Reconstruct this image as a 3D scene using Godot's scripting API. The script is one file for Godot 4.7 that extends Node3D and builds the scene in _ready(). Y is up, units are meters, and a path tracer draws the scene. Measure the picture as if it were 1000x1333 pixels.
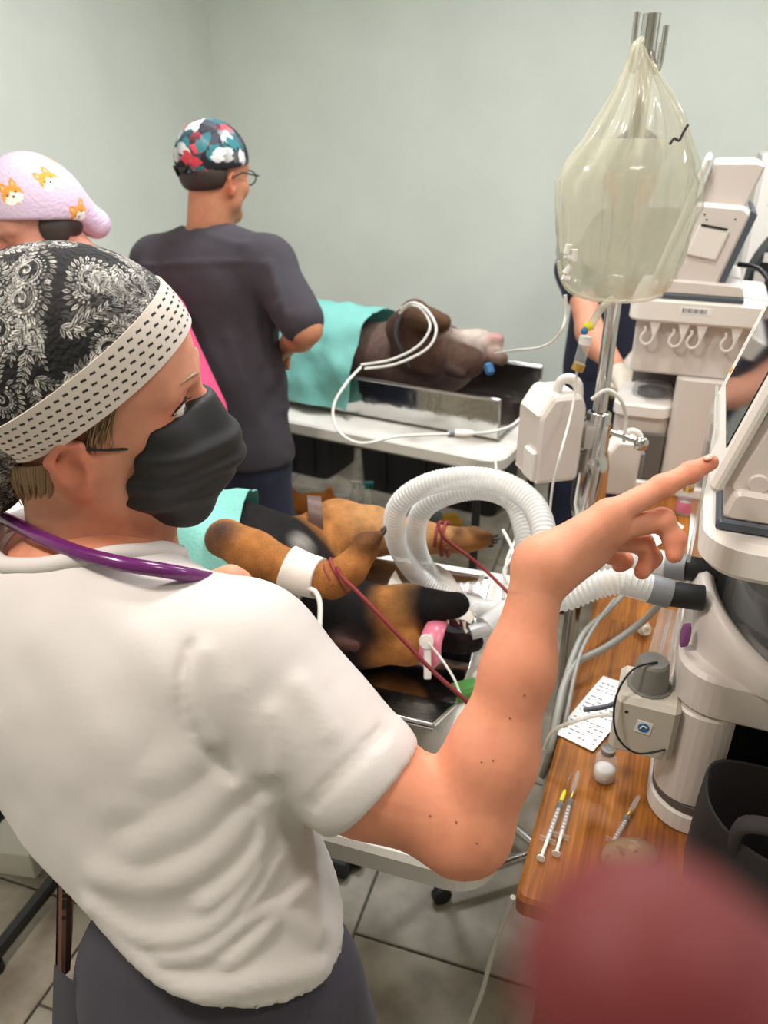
extends Node3D
# A veterinary clinic set up in a hall: two anaesthetised dogs on folding tables, four people, anaesthesia machines.
# Units are metres, y is up; the camera stands at the origin of x and z, 1.72 m above the floor, and looks down the hall.

const FPX := 1003.0
const PITCH := -26.9
var eye := Vector3(0, 1.72, 0)
var look := Basis(Vector3.RIGHT, deg_to_rad(PITCH))
var e1 := Vector3(-0.951, 0, -0.309)      # along the back wall, to the left
var e2 := Vector3(0.309, 0, -0.951)       # into the room
var M := {}
var names := {}
var rng := RandomNumberGenerator.new()


# a point at a distance t in front of the camera plane, in the direction of picture point (x, y)
func at(x: float, y: float, t: float) -> Vector3:
	return eye + look * Vector3((x - 500.0) / FPX * t, -(y - 666.5) / FPX * t, -t)


# the point of that direction that lies at height h
func on(x: float, y: float, h: float) -> Vector3:
	var d := at(x, y, 1.0) - eye
	return eye + d * ((h - eye.y) / d.y)


func numbered(called: String) -> String:
	var k: int = names.get(called, 0)
	names[called] = k + 1
	return called if k == 0 else "%s_%03d" % [called, k]


func thing(called: String, label: String, category: String, where := Vector3.ZERO, group := "") -> Node3D:
	var o := Node3D.new()
	o.name = numbered(called)
	add_child(o)
	o.position = where
	o.set_meta("label", label)
	o.set_meta("category", category)
	if group != "":
		o.set_meta("group", group)
	return o


# ---------------------------------------------------------------- mesh building
class Mb:
	var v := PackedVector3Array()
	var c := PackedColorArray()
	var uv := PackedVector2Array()
	var idx := PackedInt32Array()
	var x := Transform3D.IDENTITY
	var tint := Color.WHITE
	var with_color := false
	var with_uv := false

	func add(p: Vector3, t := Vector2.ZERO) -> int:
		v.append(x * p)
		c.append(tint)
		uv.append(t)
		return v.size() - 1

	# corners counter-clockwise seen from outside
	func tri(a: int, b: int, d: int) -> void:
		idx.append(a)
		idx.append(d)
		idx.append(b)

	func quad(a: int, b: int, d: int, e: int) -> void:
		tri(a, b, d)
		tri(a, d, e)

	func face(pts: Array) -> void:
		var k := v.size()
		for p in pts:
			add(p)
		for i in range(1, pts.size() - 1):
			tri(k, k + i, k + i + 1)

	func box(mid: Vector3, size: Vector3, bev := 0.0, turn := Basis.IDENTITY) -> void:
		var h := size * 0.5
		var b := minf(bev, minf(h.x, minf(h.y, h.z)) * 0.98)
		var old := x
		x = x * Transform3D(turn, mid)
		for ax in 3:
			for s in [-1.0, 1.0]:
				var u := (ax + 1) % 3
				var w := (ax + 2) % 3
				var pts := []
				for q in [[-1, -1], [1, -1], [1, 1], [-1, 1]]:
					var p := Vector3.ZERO
					p[ax] = s * h[ax]
					p[u] = q[0] * (h[u] - b)
					p[w] = q[1] * (h[w] - b)
					pts.append(p)
				if s < 0:
					pts.reverse()
				face(pts)
		if b > 0.0:
			for ax in 3:
				var u := (ax + 1) % 3
				var w := (ax + 2) % 3
				for su in [-1.0, 1.0]:
					for sw in [-1.0, 1.0]:
						var pts := []
						for q in [[-1, 0], [1, 0], [1, 1], [-1, 1]]:
							var p := Vector3.ZERO
							p[ax] = q[0] * (h[ax] - b)
							p[u] = su * (h[u] if q[1] == 0 else h[u] - b)
							p[w] = sw * (h[w] - b if q[1] == 0 else h[w])
							pts.append(p)
						if su * sw < 0:
							pts.reverse()
						face(pts)
			for sx in [-1.0, 1.0]:
				for sy in [-1.0, 1.0]:
					for sz in [-1.0, 1.0]:
						var pts := [Vector3(sx * h.x, sy * (h.y - b), sz * (h.z - b)), Vector3(sx * (h.x - b), sy * h.y, sz * (h.z - b)), Vector3(sx * (h.x - b), sy * (h.y - b), sz * h.z)]
						if sx * sy * sz < 0:
							pts.reverse()
						face(pts)
		x = old

	# profile: Vector2(radius, height) from the bottom up
	func lathe(profile: Array, segs := 24, sx := 1.0, sz := 1.0) -> void:
		var first := v.size()
		var n := profile.size()
		for i in n:
			var p: Vector2 = profile[i]
			for j in segs + 1:
				var a := TAU * j / segs
				add(Vector3(cos(a) * p.x * sx, p.y, -sin(a) * p.x * sz), Vector2(float(j) / segs, float(i) / (n - 1)))
		for i in n - 1:
			for j in segs:
				var a := first + i * (segs + 1) + j
				quad(a, a + 1, a + segs + 2, a + segs + 1)

	# hard: repeat every profile point so that edges stay crisp
	func turned(profile: Array, segs := 24) -> void:
		for i in profile.size() - 1:
			lathe([profile[i], profile[i + 1]], segs)

	func tube(path: Array, radius, segs := 10, flat := 1.0) -> void:
		var n := path.size()
		if n < 2:
			return
		var first := v.size()
		var t: Vector3 = (path[1] - path[0]).normalized()
		var up := Vector3.UP if absf(t.y) < 0.9 else Vector3.RIGHT
		var side := t.cross(up).normalized()
		for i in n:
			var dir: Vector3
			if i == 0:
				dir = path[1] - path[0]
			elif i == n - 1:
				dir = path[n - 1] - path[n - 2]
			else:
				dir = path[i + 1] - path[i - 1]
			dir = dir.normalized()
			side = (side - dir * side.dot(dir)).normalized()
			var oth := side.cross(dir)
			var r: float = radius if (radius is float or radius is int) else radius[i]
			for j in segs:
				var a := TAU * j / segs
				add(path[i] + (side * cos(a) + oth * sin(a) * flat) * r, Vector2(float(j) / segs, float(i)))
		for i in n - 1:
			for j in segs:
				var a := first + i * segs + j
				var b := first + i * segs + (j + 1) % segs
				quad(a, a + segs, b + segs, b)
		for e in [0, n - 1]:
			var ring := []
			for j in segs:
				ring.append(v[first + e * segs + j])
			var k := v.size()
			for p in ring:
				v.append(p)
				c.append(tint)
				uv.append(Vector2.ZERO)
			for j in range(1, segs - 1):
				if e == 0:
					tri(k, k + j, k + j + 1)
				else:
					tri(k, k + j + 1, k + j)

	# polygon in x, y (counter-clockwise), from z = 0 to z = depth
	func extrude(poly: PackedVector2Array, depth: float, bev := 0.0) -> void:
		if Geometry2D.is_polygon_clockwise(poly):
			poly = poly.duplicate()
			poly.reverse()
		if Geometry2D.is_polygon_clockwise(poly) == false and _area(poly) < 0.0:
			poly.reverse()
		var n := poly.size()
		var inner := PackedVector2Array()
		for i in n:
			var d0 := (poly[i] - poly[(i + n - 1) % n]).normalized()
			var d1 := (poly[(i + 1) % n] - poly[i]).normalized()
			var n0 := Vector2(-d0.y, d0.x)
			var n1 := Vector2(-d1.y, d1.x)
			var m := (n0 + n1)
			m = m / maxf(0.3, 1.0 + n0.dot(n1))
			inner.append(poly[i] + m * bev)
		var tris := Geometry2D.triangulate_polygon(inner)
		for s in 2:
			var k := v.size()
			for p in inner:
				add(Vector3(p.x, p.y, depth if s == 1 else 0.0), Vector2(p.x, p.y))
			for i in range(0, tris.size(), 3):
				var a := tris[i]
				var b := tris[i + 1]
				var d := tris[i + 2]
				var ccw := (inner[b] - inner[a]).cross(inner[d] - inner[a]) > 0.0
				if ccw == (s == 1):
					tri(k + a, k + b, k + d)
				else:
					tri(k + a, k + d, k + b)
		for i in n:
			var j := (i + 1) % n
			var a := poly[i]
			var b := poly[j]
			face([Vector3(a.x, a.y, bev), Vector3(b.x, b.y, bev), Vector3(b.x, b.y, depth - bev), Vector3(a.x, a.y, depth - bev)])
			if bev > 0.0:
				var ia := inner[i]
				var ib := inner[j]
				face([Vector3(ia.x, ia.y, 0), Vector3(ib.x, ib.y, 0), Vector3(b.x, b.y, bev), Vector3(a.x, a.y, bev)])
				face([Vector3(a.x, a.y, depth - bev), Vector3(b.x, b.y, depth - bev), Vector3(ib.x, ib.y, depth), Vector3(ia.x, ia.y, depth)])

	func _area(p: PackedVector2Array) -> float:
		var s := 0.0
		for i in p.size():
			s += p[i].cross(p[(i + 1) % p.size()])
		return s

	# rows of points (Array of Array of Vector3); outside is where rows run left to right and bottom to top
	func sheet(rows: Array, closed := false) -> void:
		var nr := rows.size()
		var nc: int = rows[0].size()
		var first := v.size()
		for i in nr:
			for j in nc:
				add(rows[i][j], Vector2(float(j) / (nc - 1), float(i) / (nr - 1)))
		for i in nr - 1:
			for j in (nc if closed else nc - 1):
				var j2 := (j + 1) % nc
				quad(first + i * nc + j, first + i * nc + j2, first + (i + 1) * nc + j2, first + (i + 1) * nc + j)

	# a sheet with a thickness: both sides and a rim
	func shell(rows: Array, thick: float) -> void:
		var nr := rows.size()
		var nc: int = rows[0].size()
		var back := []
		for i in nr:
			var row := []
			for j in nc:
				var du: Vector3 = rows[i][mini(j + 1, nc - 1)] - rows[i][maxi(j - 1, 0)]
				var dv: Vector3 = rows[mini(i + 1, nr - 1)][j] - rows[maxi(i - 1, 0)][j]
				row.append(rows[i][j] - du.cross(dv).normalized() * thick)
			back.append(row)
		sheet(rows)
		var rev := []
		for i in nr:
			var r: Array = back[i].duplicate()
			r.reverse()
			rev.append(r)
		sheet(rev)
		for i in nr - 1:
			face([back[i][0], rows[i][0], rows[i + 1][0], back[i + 1][0]])
			face([rows[i][nc - 1], back[i][nc - 1], back[i + 1][nc - 1], rows[i + 1][nc - 1]])
		for j in nc - 1:
			face([rows[0][j + 1], rows[0][j], back[0][j], back[0][j + 1]])
			face([rows[nr - 1][j], rows[nr - 1][j + 1], back[nr - 1][j + 1], back[nr - 1][j]])

	func ball(mid: Vector3, r: Vector3, segs := 14) -> void:
		var old := x
		x = x * Transform3D(Basis.from_scale(r), mid)
		var pr := []
		var half := segs / 2
		for i in half + 1:
			var a := -PI / 2 + PI * i / half
			pr.append(Vector2(cos(a), sin(a)))
		lathe(pr, segs)
		x = old

	func join(o: Mb) -> void:
		var k := v.size()
		v.append_array(o.v)
		c.append_array(o.c)
		uv.append_array(o.uv)
		for i in o.idx:
			idx.append(i + k)
		with_color = with_color or o.with_color

	func done() -> ArrayMesh:
		var n := PackedVector3Array()
		n.resize(v.size())
		for i in range(0, idx.size(), 3):
			var a := idx[i]
			var b := idx[i + 1]
			var d := idx[i + 2]
			var f := (v[d] - v[a]).cross(v[b] - v[a])
			n[a] += f
			n[b] += f
			n[d] += f
		for i in n.size():
			n[i] = n[i].normalized() if n[i].length_squared() > 1e-20 else Vector3.UP
		var arr := []
		arr.resize(Mesh.ARRAY_MAX)
		arr[Mesh.ARRAY_VERTEX] = v
		arr[Mesh.ARRAY_NORMAL] = n
		if with_color:
			arr[Mesh.ARRAY_COLOR] = c
		if with_uv:
			arr[Mesh.ARRAY_TEX_UV] = uv
		arr[Mesh.ARRAY_INDEX] = idx
		var m := ArrayMesh.new()
		m.add_surface_from_arrays(Mesh.PRIMITIVE_TRIANGLES, arr)
		return m


func put(mb: Mb, called: String, material: Material, parent: Node = null, label := "") -> MeshInstance3D:
	return put_mesh(mb.done(), called, material, parent, label)


func put_mesh(mesh: Mesh, called: String, material: Material, parent: Node = null, label := "") -> MeshInstance3D:
	var o := MeshInstance3D.new()
	o.mesh = mesh
	o.material_override = material
	o.cast_shadow = GeometryInstance3D.SHADOW_CASTING_SETTING_ON
	if parent == null:
		o.name = numbered(called)
		add_child(o)
	else:
		o.name = called
		parent.add_child(o, true)
	if label != "":
		o.set_meta("label", label)
	return o


func tag(o: Node, label: String, category: String, group := "", kind := "") -> Node:
	if kind != "":
		o.set_meta("kind", kind)
	o.set_meta("label", label)
	if category != "":
		o.set_meta("category", category)
	if group != "":
		o.set_meta("group", group)
	return o


# smooth curve through points
func curve(pts: Array, per := 8) -> Array:
	var out := []
	var n := pts.size()
	for i in n - 1:
		var p0: Vector3 = pts[maxi(i - 1, 0)]
		var p1: Vector3 = pts[i]
		var p2: Vector3 = pts[i + 1]
		var p3: Vector3 = pts[mini(i + 2, n - 1)]
		for k in per:
			out.append(p1.cubic_interpolate(p2, p0, p3, float(k) / per))
	out.append(pts[n - 1])
	return out


func rounded(w: float, h: float, r: float, per := 5) -> PackedVector2Array:
	var out := PackedVector2Array()
	for q in [[1, 1, 0.0], [-1, 1, PI / 2], [-1, -1, PI], [1, -1, PI * 1.5]]:
		for i in per + 1:
			var a: float = q[2] + PI / 2 * i / per
			out.append(Vector2(q[0] * (w / 2 - r) + cos(a) * r, q[1] * (h / 2 - r) + sin(a) * r))
	return out


# round the corners of any polygon
func softened(poly: PackedVector2Array, r: float, per := 4) -> PackedVector2Array:
	var out := PackedVector2Array()
	var n := poly.size()
	for i in n:
		var p := poly[i]
		var a := poly[(i + n - 1) % n] - p
		var b := poly[(i + 1) % n] - p
		var k := minf(r, minf(a.length(), b.length()) * 0.45)
		var s := p + a.normalized() * k
		var e := p + b.normalized() * k
		for j in per + 1:
			var t := float(j) / per
			out.append(s.lerp(p, t).lerp(p.lerp(e, t), t))
	return out


# ---------------------------------------------------------------- blended bodies
# distances to tapered capsules and ellipsoids joined with a smooth minimum, meshed as surface nets
class Blob:
	var op := PackedInt32Array()      # 0 join, 1 carve, 2 keep one side of a plane
	var round_ := PackedInt32Array()  # 1: ellipsoid
	var pa := PackedVector3Array()
	var pb := PackedVector3Array()
	var inv := PackedFloat32Array()
	var ra := PackedFloat32Array()
	var rb := PackedFloat32Array()
	var kk := PackedFloat32Array()
	var col := PackedColorArray()
	var rot: Array[Basis] = []
	var r1 := PackedVector3Array()
	var cell := 0.01
	var paint: Callable                # (point, colour of the nearest piece) -> colour
	var bend: Callable                 # (point) -> added distance
	var blend := 0.015
	var out: Mb

	func _push(o: int, e: int, a: Vector3, b: Vector3, x: float, y: float, k: float, tint: Color, bs: Basis, r: Vector3) -> void:
		op.append(o)
		round_.append(e)
		pa.append(a)
		pb.append(b - a)
		inv.append(1.0 / maxf((b - a).length_squared(), 1e-9))
		ra.append(x)
		rb.append(y)
		kk.append(k)
		col.append(tint)
		rot.append(bs.transposed())
		r1.append(Vector3(1.0 / r.x, 1.0 / r.y, 1.0 / r.z))

	func cap(a: Vector3, b: Vector3, x: float, y: float, k := 0.03, tint := Color.WHITE, o := 0) -> void:
		_push(o, 0, a, b, x, y, k, tint, Basis.IDENTITY, Vector3.ONE)

	func egg(mid: Vector3, r: Vector3, bs := Basis.IDENTITY, k := 0.03, tint := Color.WHITE, o := 0) -> void:
		_push(o, 1, mid, mid, r.x, maxf(r.x, maxf(r.y, r.z)), k, tint, bs, r)

	func cut(p: Vector3, n: Vector3, k := 0.004) -> void:   # keeps the side that n points away from
		_push(2, 2, p, p + n.normalized(), 0, 0, k, Color.WHITE, Basis.IDENTITY, Vector3.ONE)

	func chain(pts: Array, rs: Array, k := 0.02, tint := Color.WHITE) -> void:
		for i in pts.size() - 1:
			cap(pts[i], pts[i + 1], rs[i], rs[i + 1], k, tint)

	func one(i: int, p: Vector3) -> float:
		var q := p - pa[i]
		var e := round_[i]
		if e == 0:
			var ba := pb[i]
			var h := clampf(q.dot(ba) * inv[i], 0.0, 1.0)
			return (q - ba * h).length() - ra[i] - (rb[i] - ra[i]) * h
		if e == 1:
			var l := (rot[i] * q) * r1[i]
			var k0 := l.length()
			var k1 := (l * r1[i]).length()
			return k0 * (k0 - 1.0) / maxf(k1, 1e-6)
		return q.dot(pb[i])

	func value(p: Vector3, list: PackedInt32Array) -> float:
		var d := 1e3
		for i in list:
			var x := one(i, p)
			var k := kk[i]
			var o := op[i]
			if o == 0:
				var h := maxf(k - absf(d - x), 0.0)
				d = minf(d, x) - h * h * 0.25 / k
			else:
				if o == 1:
					x = -x
				var h := maxf(k - absf(d - x), 0.0)
				d = maxf(d, x) + h * h * 0.25 / k
		return d

	func all() -> PackedInt32Array:
		return PackedInt32Array(range(op.size()))

	# the pieces that can shape the surface within reach of a point; none where no surface can be
	func culled(mid: Vector3, reach: float, from: PackedInt32Array, ds: PackedFloat32Array) -> PackedInt32Array:
		var list := PackedInt32Array()
		var best := 1e3
		for i in from:
			var d := one(i, mid)
			ds[i] = d
			if op[i] == 0 and d < best:
				best = d
		if best > reach * 1.25 + 0.02:
			return list
		if best < -reach * 2.0 - 0.02:
			var carve := false
			for i in from:
				if op[i] != 0 and ds[i] < reach * 1.4 + kk[i] and (op[i] == 1 or ds[i] > -reach * 1.4 - kk[i]):
					carve = true
					break
			if not carve:
				return list
		for i in from:
			if op[i] == 0:
				if ds[i] < best + 2.1 * reach + kk[i]:
					list.append(i)
			elif op[i] == 1:
				if ds[i] < reach * 1.3 + kk[i]:
					list.append(i)
			elif ds[i] > -reach * 1.1 - kk[i]:
				list.append(i)
		return list

	func meshed() -> void:
		var lo := Vector3.ONE * 1e6
		var hi := -lo
		for i in op.size():
			if op[i] == 0:
				var r := Vector3.ONE * (maxf(ra[i], rb[i]) + 0.01)
				lo = lo.min((pa[i] - r).min(pa[i] + pb[i] - r))
				hi = hi.max((pa[i] + r).max(pa[i] + pb[i] + r))
		var bs := 4
		var nb := Vector3i(((hi - lo) / (cell * bs)).ceil()) + Vector3i.ONE
		var nx := nb.x * bs + 1
		var ny := nb.y * bs + 1
		var nz := nb.z * bs + 1
		var val := PackedFloat32Array()
		val.resize(nx * ny * nz)
		val.fill(1e6)
		var vid := PackedInt32Array()
		vid.resize(nx * ny * nz)
		vid.fill(-1)
		var half := cell * bs * 0.5
		var reach := half * 1.7321
		var kept: Array[Vector3i] = []
		var full := all()
		var use_bend := bend.is_valid()
		var sy := nx
		var sz := nx * ny
		var lists: Array[PackedInt32Array] = []
		var sup := 4
		var shalf := half * sup
		var sreach := reach * sup
		var ds := PackedFloat32Array()
		ds.resize(full.size())
		for cz in range(0, nb.z, sup):
			for cy in range(0, nb.y, sup):
				for cx in range(0, nb.x, sup):
					var far := lo + Vector3(cx, cy, cz) * cell * bs + Vector3.ONE * shalf
					var near := culled(far, sreach, full, ds)
					if near.is_empty():
						continue
					for bz in range(cz, mini(cz + sup, nb.z)):
						for by in range(cy, mini(cy + sup, nb.y)):
							for bx in range(cx, mini(cx + sup, nb.x)):
								var mid := lo + Vector3(bx, by, bz) * cell * bs + Vector3.ONE * half
								var list := culled(mid, reach, near, ds)
								if list.is_empty():
									continue
								var d := value(mid, list)
								if absf(d) > reach * 1.45 + (0.012 if use_bend else 0.002):
									continue
								kept.append(Vector3i(bx, by, bz))
								lists.append(list)
								for k in bs + 1:
									for j in bs + 1:
										var base := bx * bs + (by * bs + j) * sy + (bz * bs + k) * sz
										for i in bs + 1:
											if val[base + i] > 1e5:
												var p := lo + Vector3(bx * bs + i, by * bs + j, bz * bs + k) * cell
												var w := value(p, list)
												if use_bend and absf(w) < 0.016:
													w += bend.call(p)
												val[base + i] = w
		out = Mb.new()
		var off := PackedInt32Array([0, 1, sy, sy + 1, sz, sz + 1, sz + sy, sz + sy + 1])
		var cells := PackedInt32Array()
		var owner := PackedInt32Array()
		for bi in kept.size():
			var b := kept[bi]
			for k in bs:
				for j in bs:
					for i in bs:
						var gx := b.x * bs + i
						var gy := b.y * bs + j
						var gz := b.z * bs + k
						var base := gx + gy * sy + gz * sz
						var m := 0
						for q in 8:
							if val[base + off[q]] < 0.0:
								m += 1
						if m == 0 or m == 8:
							continue
						var sum := Vector3.ZERO
						var cnt := 0
						for e in 12:
							var a: int = [0, 2, 4, 6, 0, 1, 4, 5, 0, 1, 2, 3][e]
							var c2: int = a + [1, 1, 1, 1, 2, 2, 2, 2, 4, 4, 4, 4][e]
							var va := val[base + off[a]]
							var vb := val[base + off[c2]]
							if (va < 0.0) != (vb < 0.0):
								var t := va / (va - vb)
								var pa_ := Vector3(a & 1, (a >> 1) & 1, a >> 2)
								var pb_ := Vector3(c2 & 1, (c2 >> 1) & 1, c2 >> 2)
								sum += pa_.lerp(pb_, t)
								cnt += 1
						vid[base] = out.add(lo + (Vector3(gx, gy, gz) + sum / cnt) * cell)
						cells.append(base)
						owner.append(bi)
		for base in cells:
			var a0 := val[base]
			var gx := base % nx
			var gy := (base / nx) % ny
			var gz := base / sz
			for ax in 3:
				var st: int = [1, sy, sz][ax]
				var u: int = [sy, sz, 1][ax]
				var w: int = [sz, 1, sy][ax]
				var gu: int = [gy, gz, gx][ax]
				var gw: int = [gz, gx, gy][ax]
				if gu == 0 or gw == 0:
					continue
				var a1 := val[base + st]
				if (a0 < 0.0) == (a1 < 0.0):
					continue
				var q0 := vid[base]
				var q1 := vid[base - u]
				var q2 := vid[base - u - w]
				var q3 := vid[base - w]
				if q1 < 0 or q2 < 0 or q3 < 0:
					continue
				if a0 < 0.0:
					out.quad(q0, q1, q2, q3)
				else:
					out.quad(q3, q2, q1, q0)
		var tinted := paint.is_valid() or col[0] != Color.WHITE
		var first := col[0]
		for k in col:
			if k != first:
				tinted = true
		if tinted:
			out.with_color = true
			for i in out.v.size():
				var p := out.v[i]
				var dm := 1e3
				var list := lists[owner[i]]
				for q in list:
					if op[q] == 0:
						ds[q] = one(q, p)
						dm = minf(dm, ds[q])
				var acc := Color(0, 0, 0, 0)
				var ws := 0.0
				for q in list:
					if op[q] == 0:
						var w := maxf(0.0, 1.0 - (ds[q] - dm) / blend)
						if w > 0.0:
							w *= w
							acc += col[q] * w
							ws += w
				var cc := acc / ws
				if paint.is_valid():
					cc = paint.call(p, cc)
				cc.a = 1.0
				out.c[i] = cc


var jobs: Array[Blob] = []
var after: Array[Callable] = []      # what to do with the bodies once they are meshed


func blob(cell: float) -> Blob:
	var b := Blob.new()
	b.cell = cell
	jobs.append(b)
	return b


func run_jobs() -> void:
	var work := func(i: int) -> void:
		jobs[i].meshed()
	var id := WorkerThreadPool.add_group_task(work, jobs.size(), -1, true)
	WorkerThreadPool.wait_for_group_task_completion(id)
	jobs.clear()
	for f in after:
		f.call()
	after.clear()


# ---------------------------------------------------------------- materials
func rgb(r: int, g: int, b: int) -> Color:
	return Color8(r, g, b)


func lin(r: int, g: int, b: int) -> Color:      # for vertex colours
	return Color8(r, g, b).srgb_to_linear()


func mat(called: String, color: Color, rough := 0.6, metal := 0.0) -> StandardMaterial3D:
	var m := StandardMaterial3D.new()
	m.resource_name = called
	m.albedo_color = color
	m.roughness = rough
	m.metallic = metal
	M[called] = m
	return m


func noise_tex(freq: float, seed_: int, octaves := 4, ramp: Array = [], size := 512, kind := FastNoiseLite.TYPE_SIMPLEX_SMOOTH) -> NoiseTexture2D:
	var f := FastNoiseLite.new()
	f.seed = seed_
	f.noise_type = kind
	f.frequency = freq
	f.fractal_octaves = octaves
	var t := NoiseTexture2D.new()
	t.width = size
	t.height = size
	t.seamless = true
	t.noise = f
	if ramp.size():
		var g := Gradient.new()
		var offs := PackedFloat32Array()
		var cols := PackedColorArray()
		for q in ramp:
			offs.append(q[0])
			cols.append(q[1])
		g.offsets = offs
		g.colors = cols
		t.color_ramp = g
	return t


func relief(m: StandardMaterial3D, tex: Texture2D, cm: float) -> void:
	m.heightmap_enabled = true
	m.heightmap_texture = tex
	m.heightmap_scale = cm


func tri(m: StandardMaterial3D, scale: float, in_world := false) -> void:
	m.uv1_triplanar = true
	m.uv1_world_triplanar = in_world
	m.uv1_scale = Vector3.ONE * scale
	m.uv1_triplanar_sharpness = 4.0


func grey(a: float, b: float) -> Array:
	return [[0.0, Color(a, a, a)], [1.0, Color(b, b, b)]]


# a leaf or drop shape painted into an image
func leaf(im: Image, x: float, y: float, ang: float, length: float, width: float, color: Color) -> void:
	var n := im.get_width()
	var d := Vector2.from_angle(ang)
	var q := Vector2(-d.y, d.x)
	var steps := int(length * 1.6) + 2
	for i in steps:
		var t := float(i) / (steps - 1)
		var w := width * sin(PI * clampf(t, 0.02, 0.98)) * 0.5
		var ws := int(w * 2.0) + 1
		for j in range(-ws, ws + 1):
			var o := float(j) / maxf(ws, 1) * w
			var p := Vector2(x, y) + d * t * length + q * o
			im.set_pixel(posmod(int(p.x), n), posmod(int(p.y), n), color)


func paisley() -> ImageTexture:
	var n := 768
	var im := Image.create(n, n, false, Image.FORMAT_RGB8)
	im.fill(rgb(17, 17, 19))
	var r := RandomNumberGenerator.new()
	r.seed = 11
	var tone := func() -> Color:
		var k := r.randf_range(0.45, 0.9)
		return Color(k, k * 0.985, k * 0.95)
	var feather := func(x: float, y: float, ang: float, length: float, width: float) -> void:
		leaf(im, x, y, ang, length, width, tone.call())
		leaf(im, x, y, ang, length * 0.75, 1.4, rgb(22, 22, 24))
	for m in 26:
		# curled drop: a ring of leaves, a dotted ring, a spiral line
		var c := Vector2(r.randf() * n, r.randf() * n)
		var a0 := r.randf() * TAU
		var size := r.randf_range(60, 105)
		var hand := 1.0 if r.randf() < 0.5 else -1.0
		var cnt := int(size * 0.26)
		for i in cnt:
			var t := float(i) / cnt
			var ang := a0 + hand * t * TAU * 0.9
			var rr := size * (1.0 - t * 0.55) * 0.62
			var p := c + Vector2.from_angle(ang) * rr
			feather.call(p.x, p.y, ang + hand * 0.55, 20.0 * (1.1 - t * 0.5), 8.0 * (1.1 - t * 0.4))
			var q := c + Vector2.from_angle(ang + 0.1) * rr * 0.78
			leaf(im, q.x, q.y, ang, 6.0, 5.0, tone.call())
			q = c + Vector2.from_angle(ang + 0.05) * rr * 0.62
			leaf(im, q.x, q.y, ang + 1.3 * hand, 10.0, 4.0, tone.call())
		for i in 90:
			var t := i / 90.0
			var ang := a0 + hand * t * TAU * 1.6
			var p := c + Vector2.from_angle(ang) * size * 0.33 * (1.0 - t)
			leaf(im, p.x, p.y, ang + PI / 2 * hand, 6.0, 2.2, tone.call())
	for m in 120:
		# sprigs: a bowed stalk with pairs of leaves
		var p := Vector2(r.randf() * n, r.randf() * n)
		var a := r.randf() * TAU
		var bow := r.randf_range(-0.22, 0.22)
		var steps := r.randi_range(4, 7)
		for i in steps:
			var k := 1.0 - 0.55 * i / steps
			leaf(im, p.x, p.y, a, 17, 1.8, tone.call())
			feather.call(p.x, p.y, a + 0.75, 30.0 * k, 10.0 * k)
			feather.call(p.x, p.y, a - 0.75, 30.0 * k, 10.0 * k)
			p += Vector2.from_angle(a) * 16.0
			a += bow
		feather.call(p.x, p.y, a, 16.0, 6.0)
	return ImageTexture.create_from_image(im)


func blotches(base: Color, cols: Array, count: int, seed_: int, lo: float, hi: float) -> ImageTexture:
	var n := 512
	var im := Image.create(n, n, false, Image.FORMAT_RGB8)
	im.fill(base)
	var r := RandomNumberGenerator.new()
	r.seed = seed_
	for m in count:
		var c: Color = cols[m % cols.size()]
		var p := Vector2(r.randf() * n, r.randf() * n)
		var a := r.randf() * TAU
		for k in 4:
			var l := r.randf_range(lo, hi)
			leaf(im, p.x + r.randf_range(-0.3, 0.3) * l, p.y + r.randf_range(-0.3, 0.3) * l, a + r.randf_range(-0.6, 0.6), l, l * 0.6, c)
	return ImageTexture.create_from_image(im)


# lilac cloth printed with small ginger dog heads
func dog_head_print() -> ImageTexture:
	var n := 512
	var im := Image.create(n, n, false, Image.FORMAT_RGB8)
	im.fill(rgb(214, 190, 212))
	for q in [[70, 250], [200, 190], [330, 260], [455, 180], [140, 400], [270, 420], [400, 400], [40, 90], [300, 60]]:
		var c := Vector2(q[0], q[1])
		for s in [-1, 1]:
			leaf(im, c.x + s * 14, c.y - 10, -PI / 2 + s * 0.3, 38, 24, rgb(228, 150, 62))
			leaf(im, c.x + s * 15, c.y - 14, -PI / 2 + s * 0.3, 22, 10, rgb(245, 205, 170))
		for y in range(-34, 35):
			for x in range(-36, 37):
				var d := Vector2(x / 35.0, y / 31.0).length()
				if d < 1.0:
					var col := rgb(232, 158, 66)
					if Vector2((absf(x) - 13) / 17.0, (y - 14) / 16.0).length() < 1.0 or Vector2(x / 10.0, (y - 8) / 20.0).length() < 1.0:
						col = rgb(248, 240, 228)
					if Vector2(x / 5.0, (y - 6) / 4.0).length() < 1.0 or Vector2((absf(x) - 15) / 3.0, (y + 4) / 3.5).length() < 1.0:
						col = rgb(60, 40, 34)
					im.set_pixel(posmod(int(c.x) + x, n), posmod(int(c.y) + y, n), col)
	return ImageTexture.create_from_image(im)


# cream tape with rows of short black stitches
func stitch_print() -> ImageTexture:
	var im := Image.create(512, 128, false, Image.FORMAT_RGB8)
	im.fill(rgb(226, 216, 206))
	for row in 5:
		for i in 16:
			var x := i * 32 + (16 if row % 2 else 0)
			for dx in 17:
				for dy in 6:
					var sag := int(1.5 * sin(dx * 0.37))
					im.set_pixel((x + dx) % 512, clampi(16 + row * 22 + dy + sag, 0, 127), rgb(30, 28, 30))
	return ImageTexture.create_from_image(im)


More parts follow.
